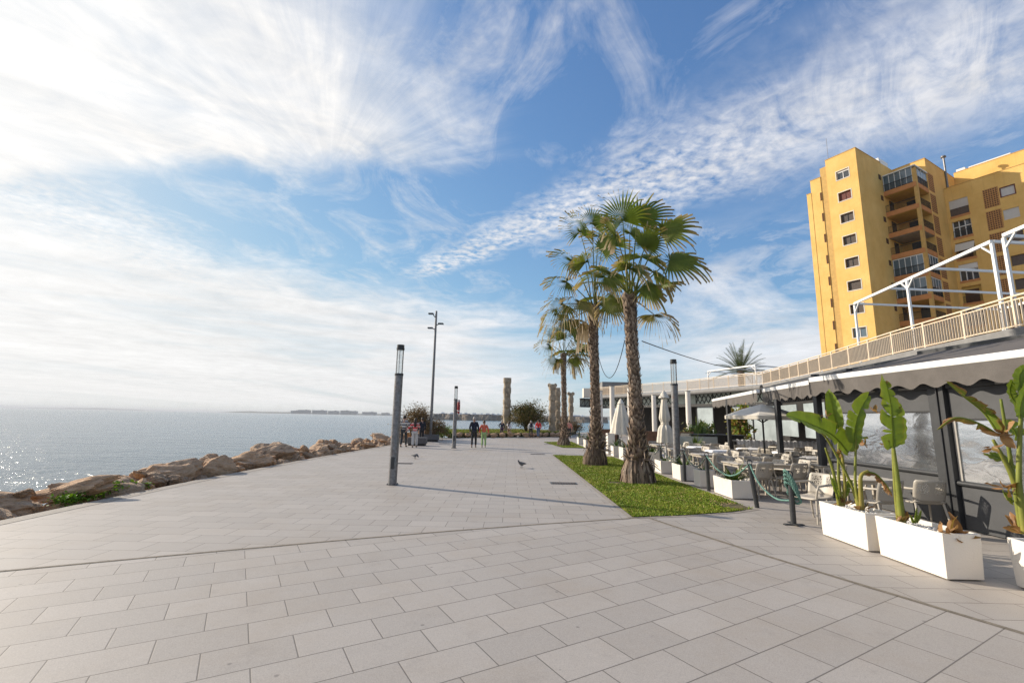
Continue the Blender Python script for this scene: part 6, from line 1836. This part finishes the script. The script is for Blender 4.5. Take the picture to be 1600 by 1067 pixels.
def skin(name, verts, edges, m, parent, sub=2, root=0):
    """one continuous skinned surface over a skeleton: verts = [(pos, rx, ry)]"""
    me = bpy.data.meshes.new(name); me.from_pydata([v[0] for v in verts], edges, []); me.materials.append(m)
    o = bpy.data.objects.new(name, me); col.objects.link(o); o.parent = parent
    me.skin_vertices or None
    md = o.modifiers.new('skin', 'SKIN'); md.use_smooth_shade = True
    sv = me.skin_vertices[0].data
    for i, v in enumerate(verts): sv[i].radius = (v[1], v[2] if len(v) > 2 else v[1]); sv[i].use_root = (i == root)
    if sub: s = o.modifiers.new('sub', 'SUBSURF'); s.levels = sub; s.render_levels = sub
    return o


def person(label, x, y, face, h_, top, legs, hair, hairlen=0, pose=None, shoes=(.03, .03, .03), coat=0.0, shorts=False, group=None):
    """a standing or walking figure; local -y is forward, so face=pi looks away from the camera"""
    t = thing('person', label, 'person', (x, y, 0), face, group); k = h_ / 1.72; P = pose or {}
    st = P.get('stride', .12); la = P.get('larm', (-.27, -.02, 1.12, -.26, -.10, .84)); ra = P.get('rarm', (.27, .02, 1.12, .26, .06, .84))
    def S(p): return (p[0] * k, p[1] * k, p[2] * k)
    hipz = .92
    J = {'pel': (0, 0, .95), 'wai': (0, 0, 1.10), 'che': (0, .01, 1.30), 'nek': (0, 0, 1.45), 'he0': (0, -.01, 1.53), 'he1': (0, -.02, 1.61), 'he2': (0, -.01, 1.69),
         'nos': (0, -.115, 1.59), 'eaL': (-.085, 0, 1.60), 'eaR': (.085, 0, 1.60), 'shL': (-.17, .01, 1.40), 'shR': (.17, .01, 1.40), 'elL': la[:3], 'haL': la[3:], 'elR': ra[:3], 'haR': ra[3:],
         'hiL': (-.09, 0, .90), 'hiR': (.09, 0, .90), 'knL': (-.10, -st * .55 - .02, .50), 'knR': (.10, st * .35 - .03, .50), 'anL': (-.10, -st, .08), 'anR': (.10, st, .09), 'toL': (-.11, -st - .16, .03), 'toR': (.11, st - .16, .03)}
    names = list(J); V = []; Rd = {'pel': .12, 'wai': .105, 'che': .13, 'nek': .052, 'he0': .076, 'he1': .088, 'he2': .074, 'nos': .013, 'eaL': .016, 'eaR': .016, 'shL': .052, 'shR': .052, 'elL': .038, 'elR': .038, 'haL': .028, 'haR': .028, 'hiL': .08, 'hiR': .08, 'knL': .052, 'knR': .052, 'anL': .038, 'anR': .038, 'toL': .03, 'toR': .03}
    for n_ in names: V.append((S(J[n_]), Rd[n_] * k, Rd[n_] * k * (.72 if n_ in ('pel', 'wai', 'che') else 1)))
    E_ = [('pel', 'wai'), ('wai', 'che'), ('che', 'nek'), ('nek', 'he0'), ('he0', 'he1'), ('he1', 'he2'), ('he1', 'nos'), ('he1', 'eaL'), ('he1', 'eaR'), ('che', 'shL'), ('che', 'shR'), ('shL', 'elL'), ('shR', 'elR'), ('elL', 'haL'), ('elR', 'haR'), ('pel', 'hiL'), ('pel', 'hiR'), ('hiL', 'knL'), ('hiR', 'knR'), ('knL', 'anL'), ('knR', 'anR'), ('anL', 'toL'), ('anR', 'toR')]
    ix = {n_: i for i, n_ in enumerate(names)}; ed = [(ix[a], ix[b]) for a, b in E_]
    for s_, e_, w_ in (('L', 'elL', 'haL'), ('R', 'elR', 'haR')):      # palm and five fingers
        W_, E2 = Vector(J[w_]), Vector(J[e_]); d = (W_ - E2).normalized(); a = d.cross(Vector((1, 0, 0)))
        a = Vector((0, 1, 0)) if a.length < .1 else a.normalized(); pm = W_ + d * .07; pi = len(V); V.append((S(pm), .030 * k, .018 * k)); ed.append((ix[w_], pi))
        for q, (o_, L_) in enumerate(((-.03, .075), (-.01, .085), (.01, .08), (.03, .065))):
            f1 = pm + d * .035 + a * o_; f2 = pm + d * (.03 + L_) + a * o_ * 1.25 + Vector((0, -.012, 0)); i0 = len(V); V.append((S(f1), .009 * k)); V.append((S(f2), .007 * k)); ed += [(pi, i0), (i0, i0 + 1)]
        i0 = len(V); V.append((S(W_ + d * .05 - a * .045), .010 * k)); V.append((S(W_ + d * .09 - a * .062), .008 * k)); ed += [(ix[w_], i0), (i0, i0 + 1)]
    V = [v if len(v) == 3 else (v[0], v[1], v[1]) for v in V]
    skin('body', V, ed, SKIN, t, 2)
    # clothes
    tv = ['pel', 'wai', 'che', 'shL', 'shR', 'elL', 'elR', 'haL', 'haR', 'nek']; ti = {n_: i for i, n_ in enumerate(tv)}; ad = {'pel': .15 + coat, 'wai': .135 + coat, 'che': .155, 'shL': .078, 'shR': .078, 'elL': .06, 'elR': .06, 'haL': .046, 'haR': .046, 'nek': .075}
    TV = []
    for n_ in tv:
        p = J[n_]
        if n_ in ('haL', 'haR'): p = tuple(Vector(J['el' + n_[2]]).lerp(Vector(p), .86))
        if n_ == 'pel': p = (0, 0, .93 - coat * 1.6)
        if n_ == 'nek': p = (0, 0, 1.435)
        TV.append((S(p), ad[n_] * k, ad[n_] * k * (.88 if n_ == 'che' else .76 if n_ in ('pel', 'wai') else 1)))
    skin('top', TV, [(ti[a], ti[b]) for a, b in (('pel', 'wai'), ('wai', 'che'), ('che', 'nek'), ('che', 'shL'), ('che', 'shR'), ('shL', 'elL'), ('shR', 'elR'), ('elL', 'haL'), ('elR', 'haR'))], top, t)
    lv = ['pel', 'hiL', 'hiR', 'knL', 'knR', 'anL', 'anR']; li = {n_: i for i, n_ in enumerate(lv)}; lw = P.get('wide', 1.0); lr_ = {'pel': .135, 'hiL': .102, 'hiR': .102, 'knL': .074 * lw, 'knR': .074 * lw, 'anL': .062 * lw, 'anR': .062 * lw}; LV = []
    for n_ in lv:
        p = J[n_]
        if n_[:2] == 'an': p = tuple(Vector(J['kn' + n_[2]]).lerp(Vector(p), .25 if shorts else .93))
        LV.append((S(p), lr_[n_] * k, lr_[n_] * k * (.8 if n_ == 'pel' else 1)))
    skin('trousers', LV, [(li[a], li[b]) for a, b in (('pel', 'hiL'), ('pel', 'hiR'), ('hiL', 'knL'), ('hiR', 'knR'), ('knL', 'anL'), ('knR', 'anR'))], legs, t)
    sm = mat('shoe', shoes, .6)
    for s_ in 'LR':
        a, b = Vector(J['an' + s_]), Vector(J['to' + s_]); skin('shoe', [(S((a.x, a.y + .045, .048)), .045 * k, .042 * k), (S((a.x, a.y - .06, .042)), .048 * k, .040 * k), (S((b.x, b.y, .034)), .042 * k, .030 * k)], [(0, 1), (1, 2)], sm, t, 1)
    bm = bmesh.new(); bmesh.ops.create_icosphere(bm, subdivisions=3, radius=1.0)
    cut = [v for v in bm.verts if (v.co.y < -.25 and v.co.z < .42 - .5 * abs(v.co.x)) or v.co.z < -.72]
    bmesh.ops.delete(bm, geom=cut, context='VERTS')
    for v in bm.verts:
        n_ = 1 + .05 * noise.noise(v.co * 5); v.co = Vector(S((v.co.x * .094 * n_, v.co.y * .112 * n_ + .004, v.co.z * .122 * n_ + 1.635)))
    me = bpy.data.meshes.new('hair'); bm.to_mesh(me); bm.free(); me.materials.append(hair); me.polygons.foreach_set('use_smooth', [True] * len(me.polygons))
    ho = bpy.data.objects.new('hair', me); col.objects.link(ho); ho.parent = t
    ho.modifiers.new('s', 'SOLIDIFY').thickness = .012 * k
    if hairlen: skin('long_hair', [(S((0, .07, 1.62)), .085 * k, .05 * k), (S((0, .10, 1.50)), .085 * k, .045 * k), (S((0, .135, 1.50 - hairlen)), .075 * k, .030 * k)], [(0, 1), (1, 2)], hair, t, 2)
    return t


HD, HG, HB_ = mat('dark hair', (.02, .014, .01), .6), mat('grey hair', (.36, .33, .30), .7), mat('brown hair', (.07, .04, .022), .6)


def stripes(name, a, b, per):
    m = cloth_m(name, a); t = m.node_tree; z = xyz(ocoord(m))[2]
    f = (z * (2 * PI / per)).sin().ss(-.15, .15); setc(m, mixc(f, a, b)); return m


person('elderly man in a dark navy jacket and dark trousers walking away', -2.11, 27.12, PI, 1.73, cloth_m('navy jacket', (.012, .016, .032)), cloth_m('dark trousers', (.03, .03, .035)), HG, 0, {'stride': .14, 'larm': (-.25, .02, 1.13, -.24, -.06, .86), 'rarm': (.25, .05, 1.13, .22, .0, .86)}, coat=.035)
person('woman in a coral blouse and light green trousers walking away', -1.54, 27.25, PI, 1.55, cloth_m('coral blouse', (.62, .13, .075)), cloth_m('green trousers', (.33, .47, .20)), HB_, 0, {'stride': .06, 'larm': (-.28, -.03, 1.14, -.30, -.16, .90), 'rarm': (.28, -.03, 1.14, .27, -.14, .90)}, (.4, .36, .3))
person('woman in a red striped jumper and loose pale trousers, one arm held out', -5.36, 26.15, PI + .1, 1.60, stripes('red striped jumper', (.60, .015, .025), (.72, .45, .42), .16), cloth_m('pale trousers', (.52, .51, .50)), HD, .30, {'stride': .10, 'wide': 1.35, 'rarm': (.34, .02, 1.20, .52, .0, .98), 'larm': (-.27, .05, 1.18, -.20, .18, 1.30)}, (.05, .04, .04))
person('man in a grey and white striped jumper, half hidden by the nearest lamp column', -6.02, 26.3, PI - .1, 1.74, stripes('grey striped jumper', (.62, .60, .56), (.10, .10, .12), .17), cloth_m('dark shorts', (.04, .045, .05)), HD, 0, {'stride': .15, 'larm': (-.33, .02, 1.18, -.47, .0, .98)}, (.1, .08, .06))
person('person in dark navy clothes standing behind the woman in the red jumper', -5.75, 30.2, PI + .6, 1.62, cloth_m('navy coat', (.015, .018, .03)), cloth_m('navy trousers', (.015, .017, .024)), HD, 0, {'stride': .05}, coat=.04)
person('woman in a dark top and purple trousers with a hand on her hip', -.75, 41.6, PI + .3, 1.50, cloth_m('dark top', (.03, .035, .06)), cloth_m('purple trousers', (.055, .025, .07)), HG, 0, {'stride': .02, 'rarm': (.36, .02, 1.18, .18, -.02, 1.0)})
person('long haired girl in a white top standing by the lone pillar', -.12, 41.9, PI - .3, 1.36, cloth_m('white top', (.62, .60, .64)), cloth_m('tan trousers', (.30, .20, .13)), HD, .28, {'stride': .05, 'rarm': (.27, -.1, 1.35, .22, -.2, 1.58)})
pw = person('person in a white jacket with a dark backpack, walking beside the red jacket', 1.86, 41.7, PI - .2, 1.50, cloth_m('white jacket', (.68, .67, .66)), cloth_m('black trousers', (.02, .02, .024)), HG, 0, {'stride': .16, 'larm': (-.27, -.05, 1.15, -.24, -.2, .98)})
bp = thing('backpack', 'small dark backpack worn over the white jacket', 'backpack', (1.88, 41.52, .95), -.2)
mb = MB(); rows = []
MB().box((0, 0, .17), (.27, .14, .38), 0, 0, .82).build('bag', cloth_m('dark bag', (.015, .015, .03)), bp, bevel=.04)
MB().box((0, -.085, .12), (.20, .05, .18), 0, 0, .9).build('pocket', cloth_m('dark bag', (.02, .02, .035)), bp, bevel=.02)
person('man in a bright red jacket and blue jeans, stepping away by the garden border', 2.55, 42.0, PI + .2, 1.60, cloth_m('red jacket', (.62, .02, .018)), cloth_m('blue jeans', (.05, .085, .16)), HD, 0, {'stride': .17})
person('person in a pale coral top half hidden behind the farthest palm', 5.35, 42.0, PI, 1.60, cloth_m('pale coral top', (.55, .22, .18)), cloth_m('black trousers', (.03, .03, .035)), HB_, 0, {'stride': .04})


def pigeon(label, x, y, rz, peck):
    t = thing('pigeon', label, 'pigeon', (x, y, 0), rz, 'pigeons on the paving')
    gm_ = mat('pigeon feathers', (.11, .115, .13), .6, .4, 14)
    hz_ = .10 if peck else .27
    skin('body', [((0, 0, .15), .075, .07), ((0, .11, .15), .05, .04), ((0, .22, .14), .035, .012), ((0, -.08, .18), .055, .055), ((0, -.13, .21 if not peck else .16), .034, .034), ((0, -.155, hz_), .036, .034), ((0, -.20, hz_ - .01), .009, .009), ((-.03, .0, .09), .012, .012), ((-.03, .0, .02), .008, .008), ((-.03, -.05, .01), .006, .006), ((.03, .0, .09), .012, .012), ((.03, .0, .02), .008, .008), ((.03, -.05, .01), .006, .006)],
         [(0, 1), (1, 2), (0, 3), (3, 4), (4, 5), (5, 6), (0, 7), (7, 8), (8, 9), (0, 10), (10, 11), (11, 12)], gm_, t, 2)
    return t


pigeon('pigeon pecking on the paving behind the nearest lamp column', -3.9, 19.3, R(60), True)
pigeon('upright pigeon walking alone in the middle of the promenade', .43, 16.66, R(-50), False)
pigeon('small pigeon standing far off near the couple in white and red', .7, 40.2, R(30), True)

# sea air: one even box of pale haze round the camera and everything built
hz = bpy.data.materials.new('sea air'); hz.use_nodes = True; _t = hz.node_tree
_t.nodes.remove(_t.nodes['Principled BSDF'])
pv = _t.nodes.new('ShaderNodeVolumePrincipled'); pv.inputs['Color'].default_value = (0.95, 0.97, 1.0, 1); pv.inputs['Density'].default_value = 0.0001; pv.inputs['Anisotropy'].default_value = 0.0
_t.links.new(pv.outputs[0], _t.nodes['Material Output'].inputs['Volume'])
o = MB().bb(-61000, 61000, -200, 41000, -5.0, 48.0).build('haze', hz); kind(o, 'stuff')
